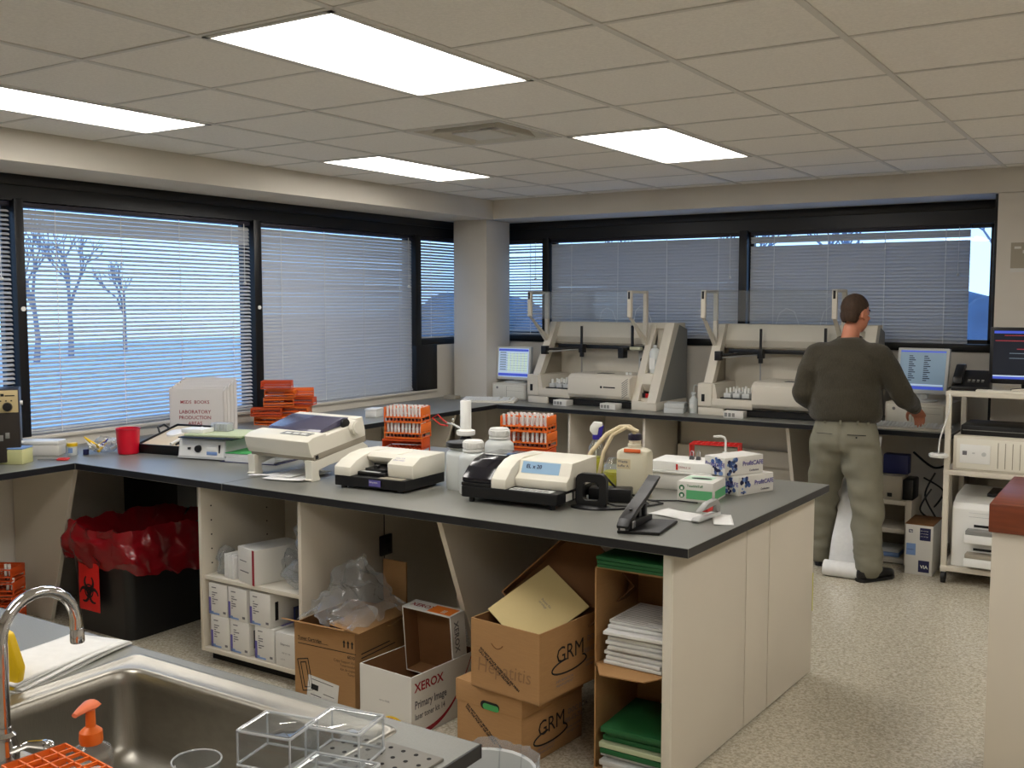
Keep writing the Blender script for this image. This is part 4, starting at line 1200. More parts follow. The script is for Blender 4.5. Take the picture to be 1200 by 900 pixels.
# bag of pipette bulbs
t = thing('pipette_bag', 'crumpled clear bag of white and yellow droppers by the red beaker', 'plastic bag', (-4.99, 3.53, .9), 0)
def fb(u, v):
    a = 2 * PI * u; r = .085 * math.sin(PI * min(.98, v + .08)) ** .6
    p = Vector((r * math.cos(a) * .75, r * math.sin(a) * 1.15, .002 + .085 * v)); c = crumple(p, 26, .018, 2); p += c; p.z = max(.001, p.z); return p
sheetbag(fb, 30, 14, W['film'], 'bag_film', t, smooth=25)
rnd = random.Random(5)
for k in range(15):
    mb = MB(); a, b = rnd.uniform(-.04, .04), rnd.uniform(-.07, .07)
    d = Vector((rnd.uniform(-1, 1), rnd.uniform(-1, 1), rnd.uniform(0, .9))).normalized() * .07
    p = Vector((a, b, .012 + .003 * k)); mb.tube([p, p + d * .6, p + d], [.011, .007, .003], 8); fin(mb, 'dropper', [W['white'], W['yellow'], W['white']][k % 3] if k != 7 else W['navy'], t)
# yellow-capped jar, white box, tip box, scissors
t = thing('specimen_jar', 'small clear specimen jar with a bright yellow cap', 'jar', (-5.035, 3.36, .9), 0)
mb = MB(); mb.lathe([(.001, 0), (.024, 0), (.026, .004), (.026, .052)], n=18); fin(mb, 'jar', W['milky'], t)
mb = MB(); mb.lathe([(.028, .05), (.029, .052), (.028, .068), (.001, .07)], n=18); fin(mb, 'cap', W['yellow'], t)
mb = MB(); mb.box(-.012, .012, -.027, -.0255, .015, .042); fin(mb, 'label', W['lightblue'], t, rot=(0, 0, R(35)))
mb = MB(); mb.box(-.012, .012, -.012, .012, 0, .03, .003); single('blue_vial', mb, W['darkblue'], 'small dark blue vial beside the yellow-capped jar', 'vial', (-4.985, 3.41, .9), 20)
t = thing('white_box', 'long low white box behind the tip box at the far left', 'box', (-5.20, 3.275, .9), 34)
mb = MB(); mb.box(-.12, .12, -.05, .05, 0, .065, .004); fin(mb, 'body', W['cardw'], t)
mb = MB(); mb.box(-.123, .123, -.053, .053, .060, .082, .005); fin(mb, 'lid', W['white'], t)
t = thing('tip_box', 'pale yellow pipette tip box with a blue lid', 'tip box', (-5.03, 3.035, .9), 30)
mb = MB(); mb.box(-.06, .06, -.055, .055, 0, .078, .004); fin(mb, 'body', M('pale_yellow_plastic_box', (222, 222, 160), .4, trans=.2), t)
mb = MB(); mb.box(-.061, .061, -.056, .056, .078, .086, .003); fin(mb, 'lid', W['lightblue'], t)
mb = MB()
for k in range(4): mb.box(-.0612, -.060, -.04, .04, .012 + .016 * k, .02 + .016 * k)
fin(mb, 'ribs', W['white'], t)
t = thing('scissors', 'red handled scissors lying before the white box', 'scissors', (-4.93, 3.20, .902), 40)
mb = MB(); mb.prism([(-.10, .0), (.0, -.006), (.0, .006)], .002, .004); mb.prism([(-.10, .004), (.0, -.002), (.0, .010)], .004, .006); fin(mb, 'blades', W['silver'], t)
for s in (-1, 1):
    mb = MB(); mb.tube([(.03 + .028 * math.cos(2 * PI * k / 16), s * .013 + .012 * math.sin(2 * PI * k / 16), .005 + .001 * s) for k in range(16)], .004, 6, closed=True); fin(mb, 'handle', W['redp'], t)
# instrument at the left edge
t = thing('stirrer_console', 'tall dark instrument with beige control panel at left edge', 'lab instrument', (-5.155, 2.955, .9), 56)
mb = MB(); mb.box(-.16, .16, -.10, .12, .01, .39, .006); fin(mb, 'housing', M('dark_brown_housing', (44, 38, 34), .4), t)
mb = MB(); mb.box(-.155, .155, -.104, -.099, .27, .385, .002); fin(mb, 'control_panel', M('tan_panel', (190, 172, 128), .5), t)
mb = MB(); mb.lathe([(.024, 0), (.021, .018), (.001, .019)], n=16); fin(mb, 'knob', W['blackp'], t, loc=(.105, -.104, .30), rot=(R(90), 0, 0))
mb = MB(); mb.box(.075, .09, -.1055, -.1035, .355, .368); mb.box(.095, .14, -.1055, -.1035, .355, .360)
for k in range(3): mb.box(.07 + .025 * k, .078 + .025 * k, -.1055, -.1035, .328, .334)
fin(mb, 'panel_print', W['ink'], t)
mb = MB()
for k in range(4): mb.box(.0 + .03 * k, .02 + .03 * k, -.1025, -.0995, .10 + .012 * k, .13 + .012 * k, .001)
fin(mb, 'lower_buttons', W['grey'], t)
mb = MB(); mb.cyl((.16, .0, .31), .012, .012, 'x', 10); mb.cyl((.16, .0, .10), .010, .012, 'x', 10); fin(mb, 'side_knobs', W['white'], t)
# file holders
MX = Matrix.Translation((-4.93, 4.13, .9)) @ Matrix.Rotation(R(32), 4, 'Z')
W['boardf'] = M('white_grey_file_board', (222, 217, 212), .7)
for k in range(4):
    p = MX @ Vector((0, .073 * k, 0))
    t = thing('file_holder', ['white file holder lettered for laboratory production areas, foremost of the row', 'second file holder from the front in the row by the window', 'third file holder in the row by the window', 'rearmost file holder against the bright blind'][k], 'file holder', p, 32, 'white file holders on the corner bench')
    h = .315 + .012 * k; w = .165
    mb = MB()
    mb.prism([(0, 0), (.068, 0), (.068, h + .012), (0, h - .0)], -w, -w + .004, 'x'); mb.prism([(0, 0), (.068, 0), (.068, h + .012), (0, h * .93)], w - .004, w, 'x')
    mb.box(-w, w, 0, .004, 0, h); mb.box(-w, w, .064, .068, 0, h + .012); mb.box(-w, w, 0, .068, 0, .004)
    fin(mb, 'holder', W['boardf'], t, smooth=0)
    for q in range(3):
        mb = MB(); mb.box(-w + .008, w - .008, .010 + .018 * q, .022 + .018 * q, .004, h - .03 - .01 * q, .001); fin(mb, 'booklet', W['paper'], t)
    if k == 0:
        for s_, z, sz in (('MSDS  BOOKS', .225, .028), ('LABORATORY', .165, .030), ('PRODUCTION', .13, .030), ('AREAS', .095, .030)):
            text(s_, sz, W['inkred'], t, (-.01, -.0012, z), align='CENTER', bold=.0003)
# stacked empty orange racks by the window
for k, (dx, dy, lv, rz) in enumerate(((-.02, -.06, 0, 24), (.03, .13, 0, 40), (-.04, -.08, 1, 38), (.05, .10, 1, 28), (-.01, .0, 2, 48), (.06, .14, 2, 30), (-.005, .02, 3, 34), (.04, .15, 3, 44), (-.01, -.01, 4, 36))):
    if k == 5: lab = 'empty orange rack at the right of the third level by the window'
    labs = ['empty orange rack, left one at the bottom by the window', 'empty orange rack, right one at the bottom by the window', 'empty orange rack jutting left on the second level', 'empty orange rack on the right of the second level', 'empty orange rack on the left of the third level', 'empty orange rack on the right of the third level', 'empty orange rack on the left of the fourth level', 'empty orange rack on the right of the fourth level', 'empty orange rack topmost on the window stack']
    sample_rack(labs[k], (-5.14 + dx, 5.02 + dy, .9 + .061 * lv), rz, .20, .115, .058, [W['orange'], W['orange2']][k % 3 == 2], 'empty orange racks stacked by the window', 'empty_tube_rack')
# small white boxes on the far part of the window bench
mb = MB(); mb.box(-.045, .045, -.06, .06, 0, .06, .005); mb.box(-.047, .047, -.062, .062, .048, .064, .004)
single('white_carton', mb, W['white'], 'small white lidded box on the window bench behind the left rack stack', 'box', (-4.87, 5.70, .9), 15)
mb = MB(); mb.box(-.035, .035, -.05, .05, 0, .045, .004); mb.box(-.037, .037, -.052, .052, .036, .048, .003)
single('white_carton', mb, W['white'], 'lower small white box right of its larger twin', 'box', (-4.79, 5.90, .9), 5)
mb = MB(); mb.box(-.06, .06, -.04, .04, 0, .03, .003)
single('grey_box', mb, W['beige2'], 'low brown-grey box against the column base', 'box', (-5.2, 7.12, .9), 0)

# ================================================================ BACK BENCH
def analyser(label, loc, rz):
    t = thing('analyser', label, 'lab analyser', loc, rz, 'bench analysers under the back windows')
    w, d = 1.22, .50
    mb = MB()
    mb.prism([(0, 0), (.20, 0), (.20, .06), (0, .06)], .0, .20, 'z', bev=.0) if False else mb.box(.0, .20, .0, d, 0, .055, .004)
    mb.box(1.0, w, .0, d, 0, .07, .004)
    mb.box(.2, 1.0, .06, d - .02, .02, .055)
    fin(mb, 'base', [W['beige']], t)
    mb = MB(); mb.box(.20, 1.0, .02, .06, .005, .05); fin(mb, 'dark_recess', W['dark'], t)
    mb = MB()
    mb.prism([(.0, .055), (-.01, .07), (-.01, .235), (.10, .235), (.42, .235), (.42, .055)], .0, .11, 'x', bev=.004)
    mb.prism([(.0, .055), (-.008, .08), (-.008, .125), (.42, .125), (.42, .055)], .11, .42, 'x', bev=.002)
    mb.prism([(.11, .125), (.15, .125), (.13, .232), (.11, .235)], .0, .42, 'y')
    fin(mb, 'deck', W['beige'], t, smooth=20)
    mb = MB(); mb.box(.03, .055, -.0125, -.009, .10, .155, .001); mb.box(.03, .09, .03, .10, .2345, .2362); fin(mb, 'power_switch', W['blackp'], t)
    mb = MB(); mb.prism([(-.005, .07), (-.03, .10), (-.03, .235), (.02, .262), (.42, .262), (.42, .07)], .42, 1.0, 'x', bev=.006); fin(mb, 'front_cover', W['beige'], t, smooth=20)
    mb = MB(); mb.cyl((.74, -.0315, .165), .010, .002, 'y', 10); mb.box(.76, .87, -.0315, -.0295, .160, .170); fin(mb, 'maker_mark', W['ink'], t)
    mb = MB()
    for k in range(8): mb.box(-.032, .032, -.0325, -.029, -.0028, .0028, Mx=Matrix.Translation((.958, 0, .105 + .0165 * k)) @ Matrix.Rotation(R(-35), 4, 'Y'))
    fin(mb, 'grille', W['grey'], t)
    mb = MB(); mb.box(.62, .74, .10, .18, .262, .2640); fin(mb, 'deck_opening', W['blackp'], t)
    side = [(.0, .235), (.06, .235), (.30, .64), (.30, .67), (.5, .67), (.5, .06), (.42, .06), (.42, .235)]
    mb = MB(); mb.prism([(.03, .235), (.10, .235), (.33, .60), (.36, .67), (.28, .67)], .03, .10, 'x', bev=.003); mb.prism([(.05, .235), (.075, .235), (.30, .62), (.275, .62)], .045, .07, 'x', mi=1); fin(mb, 'left_pillar', [W['beige'], W['ivory']], t, smooth=20)
    mb = MB(); mb.prism([(.10, .235), (.33, .60), (.36, .67), (.5, .67), (.5, .06), (.40, .06), (.40, .235)], .03, .05, 'x'); fin(mb, 'left_wall', W['beige2'], t)
    mb = MB(); mb.box(.05, 1.02, .42, .5, .055, .67, .003); fin(mb, 'back_wall', W['beige'], t)
    mb = MB(); mb.prism([(.30, .50), (.28, .55), (.33, .67), (.43, .67), (.43, .50)], .06, 1.02, 'x', bev=.004); fin(mb, 'upper_cover', W['beige'], t, smooth=20)
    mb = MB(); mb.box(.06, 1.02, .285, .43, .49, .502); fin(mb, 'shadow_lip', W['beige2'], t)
    mb = MB(); mb.prism([(.0, .07), (.06, .07), (.33, .66), (.28, .66)], 1.0, 1.06, 'x', bev=.003); fin(mb, 'inner_pillar', W['beige'], t, smooth=20)
    mb = MB(); mb.prism([(-.01, .06), (.06, .06), (.37, .672), (.28, .672)], 1.14, w, 'x', bev=.004); fin(mb, 'right_pillar', W['beige'], t, smooth=20)
    mb = MB(); mb.prism([(.05, .06), (.36, .66), (.5, .62), (.5, .06)], 1.15, w - .002, 'x'); fin(mb, 'right_wall', W['grey'], t)
    mb = MB(); mb.box(1.06, 1.15, .30, .5, .07, .66); mb.box(1.06, 1.14, .05, .30, .07, .09); mb.prism([(.10, .14), (.06, .20), (.09, .28), (.30, .28), (.30, .14)], 1.06, 1.14, 'x', bev=.004); mb.prism([(.27, .63), (.30, .672), (.5, .672), (.5, .63)], 1.02, 1.2, 'x'); fin(mb, 'bottle_bay', W['beige'], t, smooth=20)
    mb = MB(); mb.lathe([(.001, .28), (.042, .28), (.044, .29), (.044, .44), (.03, .47), (.015, .48), (.014, .50), (.001, .50)], (1.10, .19, 0), 16); fin(mb, 'wash_bottle', W['milky'], t)
    mb = MB(); mb.box(1.075, 1.125, .143, .146, .31, .40); fin(mb, 'bottle_label', W['white'], t)
    mb = MB(); mb.box(1.07, 1.10, .048, .052, .095, .13, mi=0); mb.box(1.10, 1.13, .048, .052, .095, .13, mi=1); fin(mb, 'bay_label', [W['blackp'], W['redp']], t)
    # gantry
    mb = MB(); mb.box(.14, .96, .24, .27, .455, .485, .002); fin(mb, 'gantry_rail', W['blackp'], t)
    mb = MB(); mb.box(.13, .17, .05, .27, .44, .455); mb.box(.11, .16, .03, .08, .405, .475, .004); mb.box(.80, .85, .12, .19, .39, .47, .004); mb.box(.80, .84, .12, .27, .45, .475); fin(mb, 'gantry_arm', W['blackp'], t)
    mb = MB(); mb.tube([(.15, .06, .445), (.40, .20, .462)], .010, 6); mb.tube([(.15, .06, .425), (.40, .20, .448)], .006, 6, 1); fin(mb, 'belt_arm', [W['blackp'], W['silver']], t)
    mb = MB(); mb.box(.385, .425, .18, .24, .42, .49, .004); mb.box(.397, .413, .19, .205, .48, .64); mb.box(.39, .42, .19, .215, .385, .43, .003); fin(mb, 'probe_head', W['blackp'], t)
    mb = MB(); mb.cyl((.405, .20, .26), .006, .13, n=8); fin(mb, 'probe_needle', W['silver'], t)
    mb = MB(); mb.box(.862, .880, .22, .235, .47, .65); fin(mb, 'second_probe', W['blackp'], t)
    mb = MB(); mb.box(.86, .96, .20, .34, .455, .48, .004); fin(mb, 'tray_bracket', M('pale_olive_plastic', (186, 186, 160), .5) if 'olive' not in W else W['olive'], t)
    mb = MB(); mb.box(.87, .965, .33, .40, .262, .44, .003); mb.cyl((.905, .325, .37), .018, .008, 'y', 12, mi=1); mb.box(.95, .958, .32, .33, .28, .39, 0, 1); fin(mb, 'wash_station', [W['greyl'], W['blackp']], t)
    mb = MB()
    for k in range(2): mb.cyl((.90 + .03 * k, .10, .262), .010, .02, n=10)
    fin(mb, 'white_caps', W['white'], t)
    # sample tray
    mb = MB(); mb.box(.16, .41, .03, .38, .125, .132, 0, 1)
    for k in range(3): mb.box(.18 + .07 * k, .235 + .07 * k, .05, .34, .132, .165, .003, 0)
    fin(mb, 'sample_tray', [W['greyl'], W['blackp']], t)
    mb = MB(); mb.cyl((0, 0, 0), .009, .035, n=8); cup = mb.mesh('sample_cup', W['white'])
    for k in range(3):
        for q in range(4): fin(cup, 'sample_cup', None, t, (.195 + .07 * k, .08 + .07 * q, .165))
    # raised hood
    for x in (.045, 1.0):
        mb = MB()
        mb.box(x - .015, x + .02, -.05, -.02, .72, .925, .004); mb.box(x - .01, x + .015, -.05, .22, .905, .925, .003); mb.box(x - .012, x + .02, .19, .22, .50, .925, .003)
        mb.prism([(-.05, .73), (-.02, .71), (.20, .50), (.22, .53), (.20, .55)], x - .012, x + .018, 'x', bev=.002)
        fin(mb, 'hood_arm', W['beige'], t, smooth=20)
        mb = MB(); mb.box(x - .006, x + .010, -.0525, -.0495, .86, .915); fin(mb, 'arm_grip', W['blackp'], t)
    mb = MB(); mb.box(.06, .99, -.035, -.032, .70, .92); mb.box(.06, .99, -.035, .2, .917, .92); fin(mb, 'clear_hood', W['clear'], t)
    mb = MB()
    for x0, h_ in ((.45, .12), (.78, .14)):
        mb.tube([(x0, .40, .67), (x0 + .03, .38, .67 + h_ * .7), (x0 + .09, .36, .67 + h_), (x0 + .15, .36, .67 + h_ * .8), (x0 + .18, .38, .67)], .0025, 5)
    fin(mb, 'loose_tubing', W['white'], t)
    # feet blocks in front
    return t
W['olive'] = M('pale_olive_plastic', (186, 186, 160), .5)
analyser('cream bench analyser nearest the corner column with raised clear hood', (-4.50, 7.24, .9), -4.5)
analyser('cream bench analyser partly hidden behind the standing man', (-2.935, 7.13, .9), 0)
# pipette tip cartons lying in front under both analysers
def carton(label, loc, rz, w, d, h, mat, stripes=True, name='reagent_carton', group=None):
    t = thing(name, label, 'carton', loc, rz, group)
    mb = MB(); mb.box(-w / 2, w / 2, -d / 2, d / 2, 0, h, .002); fin(mb, 'carton_body', mat, t)
    if stripes:
        mb = MB()
        for k in range(3): mb.box(-w / 2 + .01 + .028 * k, -w / 2 + .03 + .028 * k, -d / 2 - .0008, -d / 2 + .001, h * .2, h * .75)
        fin(mb, 'print', W['grey'], t)
    return t
carton('small white carton under the left analyser, left of its pair', (-4.12, 7.17, .9), -5, .13, .10, .045, W['cardw'])
carton('small white carton under the left analyser, right of its pair', (-3.66, 7.12, .9), -5, .14, .10, .045, W['cardw'])
carton('small white carton under the second analyser', (-2.62, 7.06, .9), 2, .15, .08, .05, W['cardw'])
for k in range(2):
    carton(['lower flat white box between the two analysers', 'upper flat white box between the two analysers'][k], (-3.14, 7.19, .9 + .037 * k), 12 + 3 * k, .15, .17, .036, W['greyl'], False, 'flat_box', 'flat boxes between the analysers')
t = thing('squeeze_bottle', 'small clear squeeze bottle between the two analysers', 'bottle', (-3.0, 7.20, .9), 0)
mb = MB(); mb.lathe([(.001, 0), (.03, 0), (.032, .006), (.032, .10), (.014, .125), (.014, .14), (.018, .142), (.018, .158), (.001, .16)], n=18); fin(mb, 'body', W['milky'], t)
mb = MB(); mb.tube([(0, 0, .16), (0, 0, .20), (.01, 0, .212), (.045, .0, .21)], .004, 6); fin(mb, 'spout', W['greyl'], t)
mb = MB(); mb.box(-.018, .012, -.0335, -.0315, .04, .07); fin(mb, 'label', W['white'], t)

def monitor(name, label, loc, rz, w, h, screen_mats, bez, tilt=-8, painter=None, base_h=.06, cat='monitor'):
    t = thing(name, label, cat, loc, rz)
    Mx = Matrix.Translation((0, 0, base_h)) @ Matrix.Rotation(R(tilt), 4, 'X')
    mb = MB(); mb.box(-w / 2, w / 2, 0, .035, 0, h, .005); mb.xf(Mx); fin(mb, 'casing', bez, t)
    mb = MB(); mb.box(-w / 2 + .02, w / 2 - .02, -.0015, .002, .024, h - .016); mb.xf(Mx); s = fin(mb, 'screen', screen_mats[0], t)
    if painter:
        for m, rects in painter(w, h):
            mb = MB()
            for x0, x1, z0, z1 in rects: mb.box(x0, x1, -.0022, -.001, z0, z1)
            mb.xf(Mx); fin(mb, 'screen_content', m, s)
    mb = MB(); mb.box(-.04, .04, .03, .06, -base_h * .6, .10, .004); mb.lathe([(.10, -base_h + .001), (.10, -base_h + .01), (.03, -base_h + .016), (.03, 0)], (0, .05, 0), 20); mb.xf(Matrix.Translation((0, 0, base_h))); fin(mb, 'stand', bez, t)
    return t
def sheet_grid(w, h):
    x0, x1, z0, z1 = -w / 2 + .03, w / 2 - .03, .05, h - .04
    cols = [(x0 + .085 + .036 * k, x0 + .085 + .036 * k + .030, z0 + .02, z1 - .015) for k in range(6)]
    rows = [(x0, x1, z0 + .03 + .021 * k, z0 + .033 + .021 * k) for k in range(9)]
    left = [(x0 + .005, x0 + .07, z0 + .035 + .021 * k, z0 + .044 + .021 * k) for k in range(8)]
    bars = [(x0 - .008, x1 + .008, z1 - .002, z1 + .018), (x0 - .008, x1 + .008, z0 - .018, z0 + .006)]
    ic = [(x0 + .02 + .03 * k, x0 + .035 + .03 * k, z0 - .014, z0 + .002) for k in range(8)]
    return [(W['screen_g'], cols), (W['screen_d'], left + rows), (W['screen_b'], bars), (W['screen_w'], [])]
def report(w, h):
    x0, x1 = -w / 2 + .03, w / 2 - .03
    r = []
    for c in range(2):
        for k in range(13): r.append((x0 + .05 + .1 * c, x0 + .075 + .1 * c + .01 * (k % 3), h - .06 - .014 * k, h - .054 - .014 * k))
    return [(W['screen_k'], r), (W['screen_b'], [(x0 - .005, x1 + .005, .028, .048), (x0 - .008, x1 + .008, h - .03, h - .02)]), (W['screen_w'], [(x0, x1, .052, .064)])]
def darkdesk(w, h):
    x0, x1 = -w / 2 + .03, w / 2 - .03
    return [(W['screen_r'], [(x0, x1 - .1, h - .085, h - .08), (x0 + .12, x1 - .03, h - .135, h - .13), (x0 + .05, x1 - .1, h - .052, h - .048)]), (W['screen_b'], [(x0 - .008, x1 + .008, h - .038, h - .022), (x0 - .008, x1 + .008, .03, .044)]), (W['screen_w'], [(x0 - .008, x1 + .008, .044, .052)]), (W['screen_d'], [(x0 + .08, x1 - .12, h - .16, h - .157), (x0 + .08, x1 - .2, h - .19, h - .187)])]
def desktop(label, loc, rz, w, d, h):
    t = thing('desktop_computer', label, 'computer', loc, rz)
    mb = MB(); mb.box(-w / 2, w / 2, 0, d, 0, h, .005); fin(mb, 'case', W['beige'], t)
    mb = MB(); mb.box(-w / 2 + .015, w / 2 - .015, -.006, .002, .012, h - .012, .003); fin(mb, 'front_bezel', W['ivory'], t)
    mb = MB(); mb.box(-.02, w / 2 - .03, -.008, -.005, h * .55, h * .56); mb.box(-.02, w / 2 - .03, -.008, -.005, h * .82, h * .83); mb.box(-.02, -.018, -.008, -.005, .02, h * .83); fin(mb, 'drive_seams', W['beige2'], t)
    mb = MB(); mb.cyl((-w / 2 + .06, -.008, h * .72), .011, .003, 'y', 12); fin(mb, 'badge', W['grey'], t)
    return t
def keyboard(label, loc, rz, mat=None, w=.46):
    t = thing('keyboard', label, 'keyboard', loc, rz)
    mb = MB(); mb.prism([(-.085, 0), (.085, 0), (.085, .032), (-.085, .014)], -w / 2, w / 2, 'x', bev=.003); fin(mb, 'case', mat or W['ivory'], t)
    km = MB(); km.box(-.0085, .0085, -.0085, .0085, 0, .009, .0015); me = km.mesh('key', mat or W['white'])
    for r_ in range(5):
        for c in range(20):
            if c in (14, 18) and r_: continue
            y = -.062 + .028 * r_; x = -w / 2 + .025 + (w - .05) * c / 19
            fin(me, 'key', None, t, (x, y, .0165 + .0185 * (y + .085) / .17), (R(6), 0, 0))
    return t
desktop('beige desktop computer under the screen beside the column', (-4.775, 7.365, .9), -3, .355, .36, .135)
monitor('monitor', 'white monitor showing a blue table beside the column', (-4.80, 7.47, 1.036), -2, .355, .29, [W['screen_w']], W['greyl'], -4, sheet_grid, base_h=.025)
keyboard('ivory keyboard lying before the screen beside the column', (-4.775, 7.06, .9), 22)
desktop('beige desktop computer behind the man under his monitor', (-1.43, 7.30, .9), -4, .40, .40, .15)
monitor('monitor', 'white monitor with a pale report right of the man', (-1.42, 7.40, 1.051), -6, .345, .315, [W['screen_d']], W['greyl'], -10, report, base_h=.06)
keyboard('ivory keyboard under the man\'s right hand', (-1.42, 7.06, .9), 3)
mb = MB(); mb.prism([(-.05, -.03), (.05, -.03), (.055, .04), (-.04, .04)], 0, .02, bev=.003)
single('pale_tray', mb, W['greyl'], 'small pale tray right of the man\'s monitor base', 'tray', (-1.225, 7.18, .9), 0)

# ================================================================ CART
CX0, CX1, CY0, CY1 = -1.13, -.42, 6.66, 7.26
t = thing('equipment_cart', 'tall beige metal cart with three shelves right of the bench', 'cart', (0, 0, 0))
for z, n_ in ((1.195, 'top_shelf'), (.71, 'middle_shelf'), (.11, 'bottom_shelf')):
    mb = MB(); mb.box(CX0, CX1, CY0, CY1, z - .03, z, .003); fin(mb, n_, W['cab'] if z < 1 else W['beige'], t)
for x, y in ((CX0 + .018, CY0 + .018), (CX1 - .018, CY0 + .018), (CX0 + .018, CY1 - .018), (CX1 - .018, CY1 - .018)):
    mb = MB(); mb.box(x - .016, x + .016, y - .016, y + .016, .07, 1.17, .002); fin(mb, 'post', W['beige'], t)
    mb = MB(); mb.cyl((x - .012, y, .04), .038, .024, 'x', 14); mb.cyl((x, y, .05), .010, .05, n=8); fin(mb, 'caster', W['blackp'], t)
t = thing('desk_phone', 'black desk telephone on the cart\'s top shelf', 'telephone', (-1.01, 6.83, 1.195), 0)
mb = MB(); mb.prism([(-.09, 0), (.09, 0), (.09, .11), (.06, .12), (-.09, .025)], -.105, .105, 'x', bev=.004); fin(mb, 'base', W['blackp'], t)
mb = MB(); mb.prism([(-.095, .045), (-.06, .04), (.05, .12), (.09, .13), (.085, .155), (.03, .155), (-.08, .085)], -.098, -.045, 'x', bev=.006); fin(mb, 'handset', W['blackp'], t)
TF = Matrix.Translation((0, 0, .0)) @ Matrix.Identity(4)
mb = MB()
mb.box(.0, .08, -.002, .001, .10, .115, 0, 1)
for i in range(4):
    for j in range(3): mb.box(-.02 + .026 * i, -.004 + .026 * i, -.003, .001, .035 + .02 * j, .048 + .02 * j, .001, 0)
mb.xf(Matrix.Translation((0, -.088, .022)) @ Matrix.Rotation(R(-57), 4, 'X') @ Matrix.Translation((0, 0, -.01))); fin(mb, 'keys', [W['grey'], W['greyl']], t)
mb = MB(); mb.tube([(-.09, -.05, .03), (-.125, -.08, .01), (-.13, -.02, .006), (-.10, .05, .02)], .004, 6); fin(mb, 'handset_cord', W['cable'], t)
monitor('monitor', 'black monitor with a dark screen at the right edge on the cart', (-.70, 6.86, 1.195), 2, .44, .345, [W['screen_k']], W['blackp'], -3, darkdesk, base_h=.045)
mb = MB(); mb.box(-.135, .14, -.05, .05, 0, .014, .002); mb.tube([(.06, -.04, .02), (.16, -.03, .03)], .006, 6)
single('document_tray', mb, W['ivory'], 'pale flat keyboard tray in front of the phone on the cart', 'tray', (-.83, 6.715, 1.195), 2)
t = thing('tower_computer', 'ivory computer case lying flat on the cart\'s middle shelf', 'computer', (-.75, 6.68, .71), 0)
mb = MB(); mb.box(-.33, .31, 0, .45, 0, .215, .006); fin(mb, 'case', W['beige'], t)
mb = MB(); mb.box(-.31, .29, -.008, .003, .015, .20, .004); fin(mb, 'front_bezel', W['ivory'], t)
mb = MB(); mb.box(-.29, -.12, -.012, -.006, .05, .165, .003); fin(mb, 'drive_panel', W['white'], t)
mb = MB(); mb.cyl((-.155, -.015, .11), .013, .003, 'y', 14); mb.box(-.275, -.25, -.0135, -.0115, .10, .125, mi=1); mb.box(-.22, -.205, -.0135, -.0115, .11, .118); fin(mb, 'buttons', [W['greyl'], W['inkgrey']], t)
mb = MB()
for k in range(9): mb.box(-.08 + .04 * k, -.076 + .04 * k, -.0095, -.007, .03, .185)
fin(mb, 'vent_ribs', W['beige2'], t)
t = thing('black_drive', 'flat black device on top of the ivory case on the cart', 'device', (-.74, 6.74, .925), 0)
mb = MB(); mb.box(-.31, .31, 0, .35, 0, .06, .005); fin(mb, 'case', W['blackp'], t)
mb = MB(); mb.box(-.30, .30, -.003, .001, .028, .032); fin(mb, 'seam', W['grey'], t)
t = thing('laser_printer', 'white laser printer with pulled-out trays on the cart\'s bottom shelf', 'printer', (-.80, 6.70, .11), 0)
mb = MB(); mb.prism([(0, 0), (0, .36), (.02, .395), (.06, .40), (.12, .425), (.44, .445), (.46, 0)], -.275, .25, 'x', bev=.005); fin(mb, 'body', W['white'], t, smooth=20)
mb = MB(); mb.box(-.10, .20, .13, .38, .428, .446, .002); fin(mb, 'output_slot', W['blackp'], t)
for z in (.08, .225):
    mb = MB(); mb.box(-.19, .24, -.09, .04, z - .055, z - .005, .003); fin(mb, 'paper_tray', W['white'], t)
    mb = MB(); mb.box(-.185, .235, -.085, .03, z - .004, z + .02, .002); fin(mb, 'tray_inside', W['grey'] if z > .1 else W['beige2'], t)
    mb = MB(); mb.box(-.15, .24, -.0025, .002, z + .03, z + .045); fin(mb, 'slot', W['blackp'], t)
mb = MB(); mb.box(-.18, .24, -.002, .001, .315, .318); mb.box(-.18, .24, -.002, .001, .34, .342); fin(mb, 'panel_seam', W['greyl'], t)
t = thing('network_hub', 'white round adapter hanging by its cable at the cart\'s left post', 'adapter', (-1.155, 6.635, .80), 0)
mb = MB(); mb.lathe([(.001, -.014), (.05, -.014), (.058, -.004), (.058, .006), (.045, .014), (.001, .014)], n=20, sy=.7); fin(mb, 'puck', W['white'], t)
mb = MB(); mb.lathe([(.032, .0142), (.032, .0155), (.018, .0155)], n=18, sy=.7); fin(mb, 'ring', W['grey'], t)
mb = MB(); mb.tube([(.0, .0, .014), (.005, .005, .10), (.03, .012, .2), (.055, .0, .30), (.05, .012, .38)], .005, 6, soft=True); fin(mb, 'cable', W['white'], t)
mb = MB(); mb.box(-.09, .25, -.004, 0, 0, .19); mb.box(-.02, .02, -.0048, -.003, .12, .14, 0, 1); mb.box(-.07, -.03, -.0048, -.003, .15, .165, 0, 1); mb.box(-.09, .25, -.0045, -.003, 0, .025, 0, 1)
single('wall_notice', mb, [W['beige2'], W['tee']], 'pale notice plate on the wall at the right edge', 'notice', (-.79, 7.3295, 1.93), 0)

